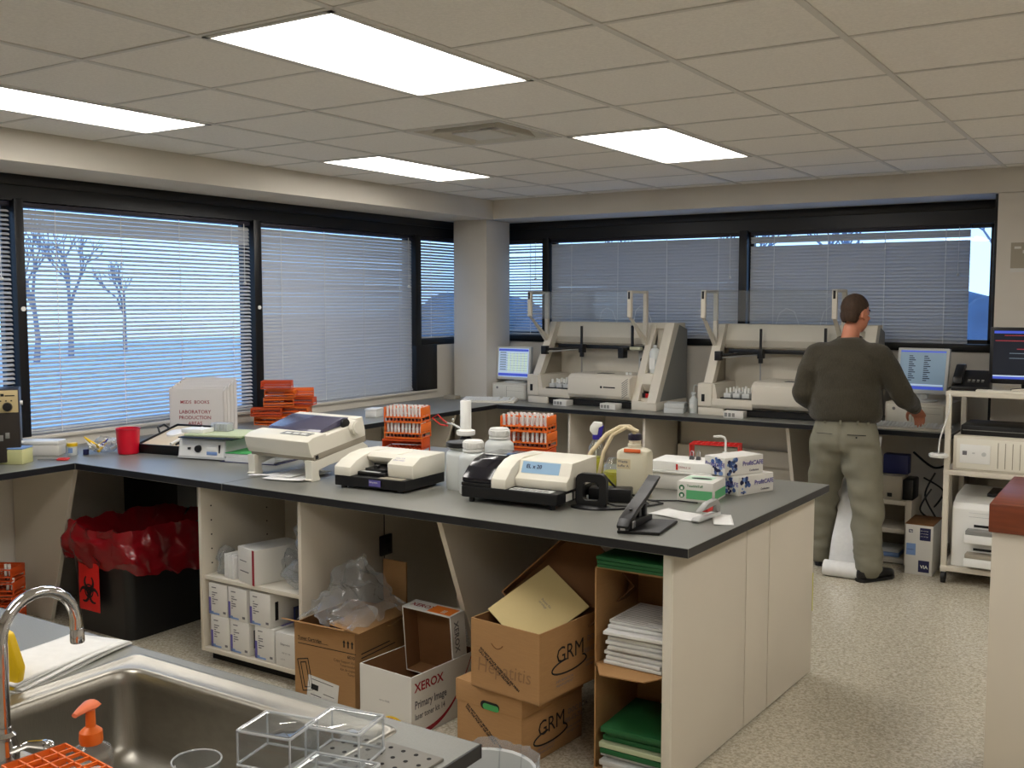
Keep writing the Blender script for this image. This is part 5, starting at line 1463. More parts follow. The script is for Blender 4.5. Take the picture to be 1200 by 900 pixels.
# ================================================================ UNDER THE BACK BENCH
t = thing('small_shelf_stand', 'small cream two-bay shelf stand under the desk beside the man', 'stand', (-1.55, 6.98, 0), 0)
for s in (-.16, .16):
    mb = MB(); mb.box(s - .02, s + .02, 0, .32, 0, .43, .002); fin(mb, 'side_panel', W['cab'], t)
for z in (.02, .22, .41):
    mb = MB(); mb.box(-.14, .14, 0, .32, z - .012, z + .016, .001); fin(mb, 'shelf', W['cab'], t)
mb = MB(); mb.box(-.14, .14, .305, .32, .02, .42); fin(mb, 'back_panel', W['beige2'], t)
t = thing('grey_power_unit', 'grey box unit with a dark grille on the small stand', 'power unit', (-1.50, 7.0, .427), 0)
mb = MB(); mb.box(-.12, .06, 0, .2, 0, .16, .006); mb.lathe([(.075, 0), (.075, .10)], (.065, .1, .08), 16, axis='y') if False else mb.box(.06, .13, .02, .2, .0, .14, .01, 1); mb.box(-.03, .0, -.003, 0, .02, .045, 0, 1); fin(mb, 'case', [W['beige2'], W['blackp']], t)
mb = MB(); mb.box(-.10, .06, 0, .1, 0, .13, .006)
single('blue_box', mb, W['darkblue'], 'dark blue box above the grey unit under the desk', 'box', (-1.48, 7.08, .589), 0)
mb = MB(); mb.box(-.10, .10, 0, .2, 0, .03, .003); mb.box(-.08, .1, .0, .2, .03, .05, .003, 1)
single('folded_cloth', mb, [W['lightblue'], W['greyl']], 'pale blue packs inside the small stand\'s lower bay', 'pack', (-1.55, 7.02, .037), 0)
mb = MB()
mb.tube([(-1.27, 7.2, .60), (-1.32, 7.15, .45), (-1.24, 7.12, .30), (-1.34, 7.1, .36), (-1.28, 7.14, .5)], .006, 6, soft=True)
mb.tube([(-1.22, 7.2, .72), (-1.20, 7.18, .5), (-1.26, 7.15, .38), (-1.2, 7.1, .5), (-1.34, 7.2, .56)], .006, 6, soft=True)
mb.tube([(-1.45, 7.4, .70), (-1.3, 7.3, .62), (-1.19, 7.25, .66)], .008, 6, soft=True)
single('hanging_cables', mb, W['cable'], 'tangle of black cables hanging under the desk', 'cables')
t = thing('printer_carton', 'white carton with dark blue squares on the floor by the cart', 'carton', (-1.28, 6.78, 0), 0)
mb = MB(); mb.box(-.083, .083, 0, .30, 0, .325, .002); fin(mb, 'carton_body', W['cardw'], t)
mb = MB(); mb.box(-.085, .085, -.002, .302, .322, .328, .001); mb.box(-.01, .03, .02, .28, .328, .329, mi=0); fin(mb, 'lid', W['card2'], t)
mb = MB(); mb.box(.005, .070, -.0015, .001, .225, .305, mi=0); mb.box(.0, .066, -.0015, .001, .02, .095, mi=0); mb.box(-.075, -.018, -.0015, .001, .125, .20, mi=1); mb.box(-.062, -.038, -.0015, .001, .27, .29, mi=0); fin(mb, 'print', [W['darkblue'], W['lightblue']], t)
text('hp', .018, W['white'], t, (-.057, -.002, .275), bold=.0004); text('VIA', .03, W['white'], t, (.012, -.002, .045), bold=.0008); text('LaserJet', .013, W['darkblue'], t, (-.072, -.002, .158))
for k in range(3): text('print cartridge', .008, W['white'], t, (.009, -.002, .285 - .018 * k))
# fan-fold paper falling from the bench to the floor
t = thing('fanfold_paper', 'long white printer paper falling from the bench to a roll on the floor', 'paper', (-1.66, 6.5, 0), 0)
mb = MB()
def ff(x, s):
    return (x * (1 - .28 * s) + .01 * s, .02 + .42 * s ** 1.3 + .012 * math.sin(6 * s * PI) * (1 - s), .012 + .84 * s)
mb.sheet(-.125, .125, 0, 1, ff, 6, 24)
o = fin(mb, 'hanging_sheet', W['paper'], t, smooth=60); s = o.modifiers.new('th', 'SOLIDIFY'); s.thickness = .001
mb = MB()
pts = [(.052 * math.cos(a) * (1 - .04 * a / PI) - .01, .05 + .052 * math.sin(a) * (1 - .04 * a / PI)) for a in [PI * .1 * k for k in range(22)]]
pr = pts + [(p[0] * .97 + .0, p[1] * .97 + .0015) for p in pts[::-1]]
mb.prism(pr, -.125, .125, 'x'); fin(mb, 'paper_roll', W['paper'], t, loc=(0, -.03, .0), smooth=60)

# ================================================================ FLOOR ITEMS UNDER THE PENINSULA
# bio-hazard bin
t = thing('biohazard_bin', 'black bin under the corner bench draped with a red bag', 'bin', (-4.62, 3.50, -.075), 0)
mb = MB()
RR = rings(mb, [(-.215, .215, -.265, .265, .05, .075), (-.245, .245, -.30, .30, .05, .60), (-.255, .255, -.31, .31, .05, .62), (-.24, .24, -.295, .295, .05, .62), (-.21, .21, -.26, .26, .05, .09)])
mb.bm.faces.new(RR[0]); mb.bm.faces.new(RR[-1]); bmesh.ops.recalc_face_normals(mb.bm, faces=mb.bm.faces[:])
fin(mb, 'bin_body', W['blackp'], t)
def rect_pt(u, hx, hy, r=.06):
    p = rr(-hx, hx, -hy, hy, r, 6); L = [0]
    for a, b in zip(p, p[1:] + p[:1]): L.append(L[-1] + math.dist(a, b))
    s = (u % 1) * L[-1]
    for k in range(len(p)):
        if s <= L[k + 1]:
            f = (s - L[k]) / max(1e-9, L[k + 1] - L[k]); a, b = p[k], p[(k + 1) % len(p)]
            return a[0] + (b[0] - a[0]) * f, a[1] + (b[1] - a[1]) * f
    return p[0]
def bagf(u, v):
    if v < .3:
        q = v / .3; x, y = rect_pt(u, .22 - .10 * (1 - q), .27 - .10 * (1 - q)); z = .42 + .215 * q
    else:
        q = (v - .3) / .7; k = 1.0 + .06 * math.sin(PI * q) + .03 * q
        x, y = rect_pt(u, .262 * k, .315 * k); z = .645 - (.235 + .05 * math.sin(u * 2 * PI + 1)) * q
        if q < .15: z += .01
    c = crumple(Vector((x, y, z)), 11, .032, 4) + crumple(Vector((x, y, z)), 34, .010, 9)
    k2 = 1 if v > .25 else .5
    return Vector((x, y, z)) + c * k2
sheetbag(bagf, 110, 26, W['redbag'], 'red_bag', t, smooth=50)
t2 = thing('biohazard_tag', 'bright red tag with black three-ringed symbol hanging on the bin', 'tag', (-4.665, 3.185, .135), 0)
mb = MB(); mb.box(-.085, .085, -.003, 0, 0, .255, .001); fin(mb, 'tag_sheet', W['label_red'], t2)
def biosym(mb, c, r):
    for k in range(3):
        a = R(90 + 120 * k)
        cx, cz = c[0] + r * .62 * math.cos(a), c[1] + r * .62 * math.sin(a)
        seg = []
        for q in range(21):
            b = a + R(38) + (2 * PI - R(76)) * q / 20
            seg.append((cx + r * .48 * math.cos(b), cz + r * .48 * math.sin(b), .13 * r * (1 - abs(q - 10) / 12) + .035 * r))
        for (x0, z0, w0), (x1, z1, w1) in zip(seg, seg[1:]):
            d = Vector((x1 - x0, 0, z1 - z0)); n = Vector((-d.z, 0, d.x)).normalized()
            mb.poly([(x0 + n.x * w0, -.0042, z0 + n.z * w0), (x0 - n.x * w0, -.0042, z0 - n.z * w0), (x1 - n.x * w1, -.0042, z1 - n.z * w1), (x1 + n.x * w1, -.0042, z1 + n.z * w1)])
    seg = [(c[0] + r * .45 * math.cos(2 * PI * q / 24), c[1] + r * .45 * math.sin(2 * PI * q / 24)) for q in range(25)]
    for (x0, z0), (x1, z1) in zip(seg, seg[1:]):
        d = Vector((x0 - c[0], 0, z0 - c[1])) * .12; e = Vector((x1 - c[0], 0, z1 - c[1])) * .12
        mb.poly([(x0 - d.x, -.0044, z0 - d.z), (x0 + d.x, -.0044, z0 + d.z), (x1 + e.x, -.0044, z1 + e.z), (x1 - e.x, -.0044, z1 - e.z)])
mb = MB(); biosym(mb, (0, .105), .074)
o = fin(mb, 'biohazard_symbol', W['ink'], t2, smooth=0)
s = o.modifiers.new('th', 'SOLIDIFY'); s.thickness = .0006
mb = MB(); mb.box(-.2, .2, -.03, .15, 0, .40, .004); mb.box(-.21, .21, -.04, .16, .40, .43, .004, 1)
single('storage_box', mb, [W['blackp'], W['lightblue']], 'dark storage box with a pale blue lid edge behind the red bag', 'box', (-5.12, 3.95, .30), 12)
mb = MB(); mb.box(-.22, .22, -.05, .17, 0, .298, .004)
single('storage_crate', mb, W['dark'], 'dark crate supporting the pale-lidded box behind the bin', 'crate', (-5.12, 3.95, 0), 12)
for k in range(5):
    loc = (-5.10, 2.93, .075 * k)
    sample_rack('orange rack %s of the floor stack under the corner bench' % ['at the bottom', 'second from the bottom', 'in the middle', 'second from the top', 'on top'][k], loc, 30 + 4 * (k % 2), .25, .14, .072, W['orange2'], 'orange racks on the floor under the corner bench')
    if k > 2: fill(loc, 30 + 4 * (k % 2), .25, .14, 1, 'tube %s from left in %s row, ' + ['', '', '', 'second highest', 'highest'][k] + ' floor rack under corner bench', 'sample tubes under the corner bench', miss=(2, 3, 5, 6, 8))

# small boxes inside the shelf cabinet: two tiers on the bottom panel
def kit_box(label, loc, w, d, h, rz=0):
    t = thing('kit_box', label, 'box', loc, rz, 'small white kit boxes in the shelf cabinet')
    mb = MB(); mb.box(0, w, 0, d, 0, h, .001); fin(mb, 'carton', W['cardw'], t)
    mb = MB(); mb.box(.0, .014, -.0009, .001, .006, h * .55, mi=0); mb.box(.0, .03, -.0009, .001, .006, .02, mi=1); mb.box(.014, .07 if w > .08 else w - .006, -.0009, .001, .006, .014, mi=1); fin(mb, 'colour_print', [W['purple'], W['lightblue']], t)
    mb = MB(); mb.box(w - .0006, w + .0009, d * .15, d * .25, h * .2, h * .75); mb.box(0.004, w - .004, d * .3, d * .9, h - .0006, h + .0006, mi=1); fin(mb, 'side_print', [W['ink'], W['purple']], t)
    mb = MB()
    for k in range(6): mb.box(.022, .03 + .03 * (.5 + .5 * math.sin(k * 2.3 + loc[0] * 9)), -.0008, .001, h * .35 + .011 * k, h * .35 + .0135 + .011 * k - .009)
    mb.box(.02, .05, -.0008, .001, h * .85, h * .88); mb.box(w - .03, w - .012, -.0008, .001, h * .10, h * .17)
    fin(mb, 'text_lines', W['inkgrey'], t)
    return t
zb = .081
spots = [('kit box at the lower left of the shelf cabinet', -3.815, .125), ('second kit box in the cabinet\'s lower tier', -3.68, .125), ('third kit box in the cabinet\'s lower tier', -3.515, .125)]
for lab, x, w in spots: kit_box(lab, (x, 3.25, zb), w, .20, .158, random.uniform(-1, 1))
spots = [('kit box at the upper left of the cabinet\'s bottom bay', -3.825, .125), ('second kit box in the upper tier of the bottom bay', -3.69, .125), ('wider kit box third in the upper tier of the bottom bay', -3.545, .135)]
for lab, x, w in spots: kit_box(lab, (x, 3.25, zb + .159), w, .20, .158, random.uniform(-1.5, 1.5))
t = thing('white_kit_carton', 'plain white carton standing at the right of the cabinet\'s bottom bay', 'box', (-3.375, 3.245, zb), 0)
mb = MB(); mb.box(0, .15, 0, .10, 0, .155, .001); fin(mb, 'carton', W['cardw'], t)
text('Diagnostics', .013, W['ink'], t, (.03, -.0008, .10)); text('REF 25 1140', .010, W['inkgrey'], t, (.04, -.0008, .06)); text('LOT 0', .010, W['inkgrey'], t, (.03, -.0008, .03))
t = thing('blue_black_box', 'dark blue box with black grooves at the right of the cabinet', 'box', (-3.375, 3.36, zb), 0)
mb = MB(); mb.box(0, .15, 0, .2, 0, .24, .002); fin(mb, 'box_body', W['darkblue'], t)
mb = MB()
for k in range(4): mb.box(.015 + .035 * k, .03 + .035 * k, -.002, .001, .10, .235)
fin(mb, 'grooves', W['blackp'], t)
t = thing('white_medical_carton', 'large white carton with a red stripe on the cabinet shelf', 'box', (-3.64, 3.27, .431), -14)
mb = MB(); mb.box(0, .15, 0, .26, 0, .165, .0015); fin(mb, 'carton', W['cardw'], t)
mb = MB(); mb.box(.132, .150, -.001, .001, .0, .165); mb.box(.02, .1, -.001, .001, .05, .055, mi=1); mb.box(.02, .08, -.001, .001, .10, .104, mi=1); fin(mb, 'red_stripe', [W['inkred'], W['inkgrey']], t)
t = thing('paper_bundle', 'bundle of white folded sheets left of the red striped carton', 'papers', (-3.735, 3.27, .431), -8)
for k in range(6):
    mb = MB(); mb.box(.013 * k, .010 + .013 * k, .0, .17, 0, .115 - .01 * (k % 2), .001); fin(mb, 'sheet_fold', W['paper'], t)
def blob(label, name, loc, sx_, sy_, sz, sd, cat='plastic bag', mat='film'):
    t = thing(name, label, cat, loc, 0)
    def f(u, v):
        a = 2 * PI * u; b = PI * (v * .97 + .015)
        p = Vector((sx_ * math.cos(a) * math.sin(b) ** .7, sy_ * math.sin(a) * math.sin(b) ** .7, sz * (.5 - .5 * math.cos(b))))
        p += crumple(p * 1.0, 20, .028, sd) + crumple(p, 60, .008, sd + 3); p.z = max(.0015, p.z); return p
    sheetbag(f, 44, 26, W[mat], 'film', t, smooth=22)
    return t
blob('crumpled clear bag at the left end of the cabinet shelf', 'plastic_bag', (-3.79, 3.34, .431), .05, .06, .12, 3)
blob('crumpled clear bag at the right end of the cabinet shelf', 'plastic_bag', (-3.30, 3.34, .431), .07, .07, .13, 6)
blob('grey lumpy bag behind the red striped carton', 'plastic_bag', (-3.42, 3.42, .431), .06, .07, .14, 8)
kit = thing('white_square_carton', 'square white carton resting high on the cabinet shelf at right', 'box', (-3.37, 3.40, .56), 6)
mb = MB(); mb.box(0, .10, 0, .10, -.128, .11, .002); fin(mb, 'carton', W['cardw'], kit)
blob('rolled clear plastic pouch on top of the shelf boxes at right', 'plastic_pouch', (-3.285, 3.36, .565), .055, .05, .17, 11)

# brown toner carton with open flaps
def carton_open(name, label, loc, rz, w, d, h, mat, inside, th=.005, cat='carton'):
    t = thing(name, label, cat, loc, rz)
    mb = MB()
    mb.box(0, w, 0, th, 0, h, 0, 0); mb.box(0, w, d - th, d, 0, h); mb.box(0, th, th, d - th, 0, h); mb.box(w - th, w, th, d - th, 0, h); mb.box(0, w, 0, d, 0, th)
    for f in mb.bm.faces:
        c = f.calc_center_median(); n = f.normal
    bmesh.ops.recalc_face_normals(mb.bm, faces=mb.bm.faces[:])
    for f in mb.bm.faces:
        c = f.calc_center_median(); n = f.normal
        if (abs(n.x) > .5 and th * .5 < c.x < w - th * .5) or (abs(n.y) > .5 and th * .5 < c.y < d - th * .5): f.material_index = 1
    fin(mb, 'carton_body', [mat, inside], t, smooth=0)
    return t
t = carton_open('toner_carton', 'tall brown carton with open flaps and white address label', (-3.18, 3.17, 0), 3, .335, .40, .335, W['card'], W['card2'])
mb = MB(); mb.box(.006, .35, -.10, 0, 0, .005); fin(mb, 'flap', W['card'], t, loc=(0, .004, .335), rot=(R(-24), 0, 0))
mb = MB(); mb.box(0, .355, 0, .17, 0, .005); fin(mb, 'flap', W['card'], t, loc=(0, .398, .335), rot=(R(-172), 0, 0))
mb = MB(); mb.box(0, .16, 0.004, .396, 0, .005); fin(mb, 'flap', W['card'], t, loc=(.354, 0, .337), rot=(0, R(-172), 0))
mb = MB(); mb.box(.02, .34, -.001, .001, .245, .248); mb.box(.02, .19, -.001, .001, .262, .2635)
for k in range(3): mb.prism([(.27 + .022 * k, .288), (.285 + .022 * k, .288), (.2775 + .022 * k, .300)], -.001, .001, 'y'); mb.box(.274 + .022 * k, .281 + .022 * k, -.001, .001, .268, .29)
for (a, b, c_, d_) in ((.02, .10, .05, .19), (.03, .09, .06, .18)):
    pass
fin(mb, 'print_marks', W['ink'], t)
text('Toner Cartridge', .02, W['ink'], t, (.02, -.0008, .266), bold=.0003); text('6010', .02, W['ink'], t, (.335, -.0008, .222), align='RIGHT', bold=.0005)
text('Copy Support Kit\nTonermodul\nKit de copie\nToner', .016, W['ink'], t, (.335, -.0008, .200), align='RIGHT', sp=1.1)
for (x0, x1, z0, z1, r_) in ((.03, .09, .04, .18, 12), (.045, .075, .055, .165, 12)):
    mb = MB(); cx, cz = (x0 + x1) / 2, (z0 + z1) / 2
    p = [(x0, z0), (x1, z0), (x1, z1), (x0, z1)]
    for a, b in zip(p, p[1:] + p[:1]): mb.tube([(a[0], -.0008, a[1]), (b[0], -.0008, b[1])], .0022, 4)
    mb.xf(Matrix.Translation((cx, 0, cz)) @ Matrix.Rotation(R(-r_), 4, 'Y') @ Matrix.Translation((-cx, 0, -cz))); fin(mb, 'outline_drawing', W['ink'], t)
mb = MB(); mb.box(0, .17, -.002, .001, 0, .115); mb.box(.02, .06, -.0028, -.001, .055, .08, mi=1); mb.box(.02, .08, -.0028, -.001, .03, .034, mi=2); mb.box(.09, .15, -.0028, -.001, .05, .053, mi=2); mb.box(.02, .14, -.0028, -.001, .1, .103, mi=2); fin(mb, 'address_label', [W['paper'], W['ink'], W['inkgrey']], t, loc=(.065, 0, .0), rot=(0, R(7), 0))
mb = MB(); mb.box(.3545, .356, .02, .26, .225, .229); mb.box(.3545, .356, .02, .22, .243, .247); fin(mb, 'side_print', W['ink'], t)
def drape(u, v):
    x = -.05 + .33 * u; y = -.11 + .35 * v
    z = .02 + .18 * math.exp(-((x - .06) ** 2 + (y - .12) ** 2) * 45) * (1 + .3 * math.sin(14 * x)) - .3 * max(0, -.02 - y) * 1.2
    p = Vector((x, y, z)); return p + crumple(p, 14, .05, 21) + crumple(p, 40, .016, 5)
bg_ = thing('plastic_bag', 'crumpled clear plastic bag spilling over the brown toner carton', 'plastic bag', (-3.12, 3.30, .345), 0)
sheetbag(drape, 36, 32, W['film'], 'film', bg_, smooth=20, closed_u=False)
mb = MB(); mb.box(-.07, .07, 0, .012, 0, .50, .001)
single('brown_board', mb, W['card'], 'brown cardboard sheet leaning behind the toner carton', 'cardboard', (-3.08, 3.74, 0), 0)

# white and brown paper carton with its lid
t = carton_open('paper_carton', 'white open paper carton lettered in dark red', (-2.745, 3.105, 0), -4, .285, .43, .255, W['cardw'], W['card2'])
text('XEROX', .052, W['inkred'], t, (.2857, .02, .188), 'right', bold=.0012)
text('Primary Image', .045, W['inkgrey'], t, (.2857, .02, .120), 'right', bold=.0012, xs=.75); text('laser toner kit 14', .035, W['inkgrey'], t, (.2857, .02, .075), 'right', bold=.0008, xs=.75)
mb = MB()
prev = None
for k in range(17):
    q = k / 16; y = .02 + .36 * q; z = .012 + .235 * q ** 3; w_ = .012 * (1 - .6 * q)
    if prev: mb.poly([(.2866, prev[0], prev[1] - prev[2]), (.2866, y, z - w_), (.2866, y, z + w_), (.2866, prev[0], prev[1] + prev[2])])
    prev = (y, max(z, w_ + .002), w_)
fin(mb, 'red_swoosh', W['inkred'], t, smooth=0)
mb = MB(); mb.lathe([(.055, 0), (.055, .001)], (0, 0, 0), 24, sy=.45); fin(mb, 'yellow_sticker', M('yellow_sticker', (240, 200, 40), .5), t, loc=(.19, -.0015, .05), rot=(R(90), 0, 0))
text('NEW', .02, W['redp'], t, (.16, -.003, .052), bold=.0008); text('6 Years', .016, W['redp'], t, (.165, -.003, .032)); text('xerox 006R', .012, W['inkgrey'], t, (.11, -.0012, .125))
lt = t
LW, LD, LH = .272, .29, .085
mb = MB()
mb.box(0, LW, 0, .005, 0, LD); mb.box(0, .005, -LH, 0, 0, LD); mb.box(LW - .005, LW, -LH, 0, 0, LD); mb.box(0, LW, -LH, 0, LD - .005, LD); mb.box(0, LW, -LH, 0, 0, .005)
bmesh.ops.recalc_face_normals(mb.bm, faces=mb.bm.faces[:])
for f in mb.bm.faces:
    c = f.calc_center_median()
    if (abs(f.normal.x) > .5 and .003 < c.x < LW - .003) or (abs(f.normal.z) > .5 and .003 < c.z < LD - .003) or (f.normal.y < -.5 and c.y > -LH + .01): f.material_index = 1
LR = (R(5), 0, 0)
lid = fin(mb, 'lid', [W['cardw'], W['card2']], lt, loc=(.006, .36, .155), rot=LR, smooth=0)
lid['label'] = 'white lid with an orange end'
mb = MB(); mb.box(.135, LW - .012, -LH + .008, -.008, LD, LD + .001); fin(mb, 'orange_panel', M('orange_print', (232, 124, 40), .5), lid, smooth=0)
text('XEROX', .04, W['inkred'], lid, (.02, -LH + .03, LD + .0008), 'top', bold=.001); text('XEROX', .04, W['inkgrey'], lid, (LW + .0008, -LH + .02, LD - .03), rot=(R(90), R(90), R(90)), bold=.001)
text('|||', .03, W['white'], lid, (.20, -LH + .025, LD + .0016), 'top', bold=.001)

# archive boxes
def archive_text(t, w, d, h, yoff):
    text('GRM', .085, W['ink'], t, (w + .0012, .10, h * .48), 'right')
    mb = MB(); pv = None
    for k in range(25):
        a = R(100 + 300 * k / 24); x, z = .185 + .11 * math.cos(a), h * .40 + .026 * math.sin(a); w_ = .004 + .003 * math.sin(PI * k / 24)
        if pv: mb.tube([(w + .0005, pv[0], pv[1]), (w + .0005, x, z)], .0035, 4)
        pv = (x, z)
    fin(mb, 'oval_mark', W['ink'], t)
    text('INFORMATION\nMANAGEMENT', .016, W['inkgrey'], t, (w + .0012, .10, h * .2), 'right'); text('DOC BOX', .03, W['inkgrey'], t, (w + .0012, .30, h * .62), 'right'); text('800-476-7363', .03, W['inkgrey'], t, (w + .0012, .28, h * .45), 'right', xs=.8); text('www.records\nstorage.com', .018, W['inkgrey'], t, (w + .0012, .29, h * .32), 'right')
t = thing('archive_box', 'brown lidded archive box on the floor with green slot', 'archive box', (-2.265, 3.125, 0), -5)
w, d, h = .315, .40, .285
mb = MB(); mb.box(0, w, 0, d, 0, h - .01, .002); fin(mb, 'box_body', W['card'], t)
mb = MB(); mb.box(-.004, w + .004, -.004, d + .004, h - .085, h, .002); fin(mb, 'lid', W['card'], t)
mb = MB()
pts_ = rr(-.045, .045, -.016, .016, .0159, 6); mb.prism(pts_, -.0062, -.003, 'y'); fin(mb, 'hand_hole', W['dark'], t, loc=(w / 2 + .01, 0, h - .072))
mb = MB(); mb.prism(rr(-.035, .042, -.013, .010, .011, 6), -.0072, -.003, 'y'); fin(mb, 'green_folder_edge', W['green2'], t, loc=(w / 2 + .012, 0, h - .074))
text('DO NOT STACK MORE THAN SIX HIGH\nCALL FOR PICK UP OR DELIVERY', .0125, W['ink'], t, (.05, -.0012, .19), rot=(R(90), R(38), 0), bold=.0006)
archive_text(t, w, d, h - .09, 0)
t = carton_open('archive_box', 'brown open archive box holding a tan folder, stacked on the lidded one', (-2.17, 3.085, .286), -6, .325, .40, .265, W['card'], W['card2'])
archive_text(t, .325, .4, .265, 0)
text('DO NOT STACK MORE THAN SIX HIGH\nCALL FOR PICK UP OR DELIVERY', .0125, W['ink'], t, (.045, -.0012, .155), rot=(R(90), R(34), 0), bold=.0006)
text('Hepatitis', .075, W['pencil'], t, (.03, -.0012, .07), shear=.1, xs=.95)
mb = MB(); mb.tube([(.10 + .055 * q, -.0005, .20 - .03 * math.sin(PI * (.15 + .7 * q))) for q in [k / 10 for k in range(11)]], .0018, 4); fin(mb, 'hand_hole_cut', W['card2'], t)
f_ = thing('tan_folder', 'tan folder standing diagonally in the open archive box', 'folder', (-1.985, 3.27, .285), 22)
FM = Matrix.Translation((0, 0, .285)) @ Matrix.Rotation(R(-48), 4, 'X') @ Matrix.Rotation(R(45), 4, 'Y') 
mb = MB(); mb.box(-.125, .125, -.004, .004, -.15, .15, .001); mb.xf(FM); fin(mb, 'folder_sheet', W['kraft'], f_)
lb2 = text('Patient file\nserology', .013, W['inkgrey'], f_, (0, 0, 0), rot=(0, 0, 0)); lb2.matrix_local = FM @ Matrix.Translation((-.02, -.0052, .03)) @ Matrix.Rotation(PI / 2, 4, 'X')
lt = bpy.data.objects['archive_box.001']
LW, LD, LH = .33, .41, .075
mb = MB()
mb.box(-LW / 2, LW / 2, 0, .005, -LD / 2, LD / 2); mb.box(-LW / 2, -LW / 2 + .005, -LH, 0, -LD / 2, LD / 2); mb.box(LW / 2 - .005, LW / 2, -LH, 0, -LD / 2, LD / 2); mb.box(-LW / 2, LW / 2, -LH, 0, LD / 2 - .005, LD / 2); mb.box(-LW / 2, LW / 2, -LH, 0, -LD / 2, -LD / 2 + .005)
bmesh.ops.recalc_face_normals(mb.bm, faces=mb.bm.faces[:])
for f in mb.bm.faces:
    c = f.calc_center_median()
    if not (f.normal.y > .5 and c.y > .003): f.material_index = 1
mb.xf(Matrix.Translation((.02, .04, .10)) @ Matrix.Rotation(R(24), 4, 'Z') @ Matrix.Rotation(R(-22), 4, 'X') @ Matrix.Rotation(R(45), 4, 'Y')); fin(mb, 'lid', [W['card'], W['card2']], lt, loc=(.17, .34, .215), smooth=0)

# two cartons on their sides holding papers and folders
def side_carton(label, loc, rz, w, d, h):
    t = thing('open_carton', label, 'carton', loc, rz, 'brown cartons lying on their sides by the end panel')
    th = .006
    mb = MB(); mb.box(0, w, 0, d, 0, th); mb.box(0, w, 0, d, h - th, h); mb.box(0, th, 0, d, 0, h); mb.box(w - th, w, 0, d, 0, h); mb.box(0, w, d - th, d, 0, h); fin(mb, 'carton_body', W['card'], t, smooth=0)
    return t
PX0, PY0 = -1.735, 3.26
t = side_carton('lower brown carton by the end panel filled with green folders', (PX0, PY0, 0), 0, .30, .36, .40)
mb = MB(); mb.box(.004, .28, -.11, 0, 0, .006); fin(mb, 'flap', W['card'], t, loc=(.0, .0, .006), rot=(R(12), 0, 0))
t = side_carton('upper brown carton by the end panel filled with white papers', (PX0, PY0, .402), 0, .30, .36, .37)
text('THIS BOX\nOVER TO\nASSEMBLE', .065, W['ink'], t, (.19, .3525, .115), rot=(PI / 2, R(-90), 0), bold=.001, sp=.85, xs=.9)
mb = MB(); mb.prism([(.01, 0), (.28, 0), (.22, -.05), (.05, -.06)], 0, .005, 'z'); fin(mb, 'flap', W['card'], t, loc=(0, .002, .0), rot=(R(16), 0, 0))
rnd = random.Random(3)
for k in range(11):
    mb = MB(); sx_, sy_ = rnd.uniform(-.015, .01), rnd.uniform(-.03, .02)
    z = .41 + .015 * k
    th = .0125
    mb.box(-.105 + sx_, .12, -.14 + sy_, .13, 0, th, .002)
    single('paper_bundle', mb, W['paper'], 'white paper bundle in the upper carton, %s' % (['bottom one', 'second from the bottom', 'third from the bottom', 'fourth from the bottom', 'fifth from the bottom', 'middle one', 'fifth from the top', 'fourth from the top', 'third from the top', 'second from the top', 'topmost and printed'][k]), 'papers', (PX0 + .15, PY0 + .15, z), rnd.uniform(-4, 4), 'white paper bundles in the upper carton')
tp = [o for o in COL.objects if o.name.startswith('paper_bundle')][-1]
mb = MB()
for k in range(14): mb.box(-.09, .10 - .03 * (k % 3), -.13 + .018 * k, -.128 + .018 * k, .0126, .0132)
fin(mb, 'print_lines', W['inkgrey'], tp)
for k in range(8):
    mb = MB(); sx_, sy_ = rnd.uniform(-.012, .012), rnd.uniform(-.03, .01)
    mat = [W['paper'], W['greyl'], W['paper'], W['green'], W['paleg'], W['green'], W['green'], W['green']][k]
    mb.box(-.125 + sx_, .125, -.15 + sy_, .15, 0, .019, .002)
    single('file_folder', mb, mat, '%s folder in the lower carton, %s' % (['white', 'grey', 'white', 'dark green', 'pale', 'dark green', 'dark green', 'dark green'][k], ['lowest', 'second up', 'third up', 'fourth up', 'fifth up', 'third from the top', 'second from the top', 'on top'][k]), 'folder', (PX0 + .15, PY0 + .16, .0085 + .0215 * k), rnd.uniform(-3, 3), 'folders in the lower carton')
for k in range(3):
    mb = MB(); mb.box(-.14, .15, -.16, .16, 0, .012, .002)
    single('file_folder', mb, W['green'], 'dark green folder on top of the upper carton, %s' % ['bottom one', 'middle one', 'top one'][k], 'folder', (PX0 + .15, PY0 + .15, .7735 + .0135 * k), rnd.uniform(-4, 2), 'folders on top of the upper carton')

# ================================================================ THE MAN
# local axes: x right, y forward (towards the bench), z up
MAN = thing('person', 'man in olive knit sweater and grey-green trousers standing with his back turned', 'person', (-1.70, 6.47, 0), 3)
def ring(c, rx, ry, yaw=0, tx=0, ty=0):
    u = Vector((math.cos(yaw), math.sin(yaw), tx)) * rx
    v = Vector((-math.sin(yaw), math.cos(yaw), ty)) * ry
    return (c, u, v)
def limb(mb, pts, rad, n=18):
    """tapered limb along a bent path, rounded ends"""
    P = [Vector(p) for p in pts]; rs = list(rad)
    # densify with smooth interpolation
    Q, q = [], []
    for i in range(len(P) - 1):
        p0 = P[max(i - 1, 0)]; p1 = P[i]; p2 = P[i + 1]; p3 = P[min(i + 2, len(P) - 1)]
        for k in range(5):
            s = k / 5
            Q.append(.5 * ((2 * p1) + (p2 - p0) * s + (2 * p0 - 5 * p1 + 4 * p2 - p3) * s * s + (3 * p1 - p0 - 3 * p2 + p3) * s ** 3))
            q.append(rs[i] + (rs[i + 1] - rs[i]) * s)
    Q.append(P[-1]); q.append(rs[-1])
    mb.tube(Q, q, n)
    mb.ball(Q[0], q[0], n=14); mb.ball(Q[-1], q[-1], n=14)
PEL = (0.0, .10)
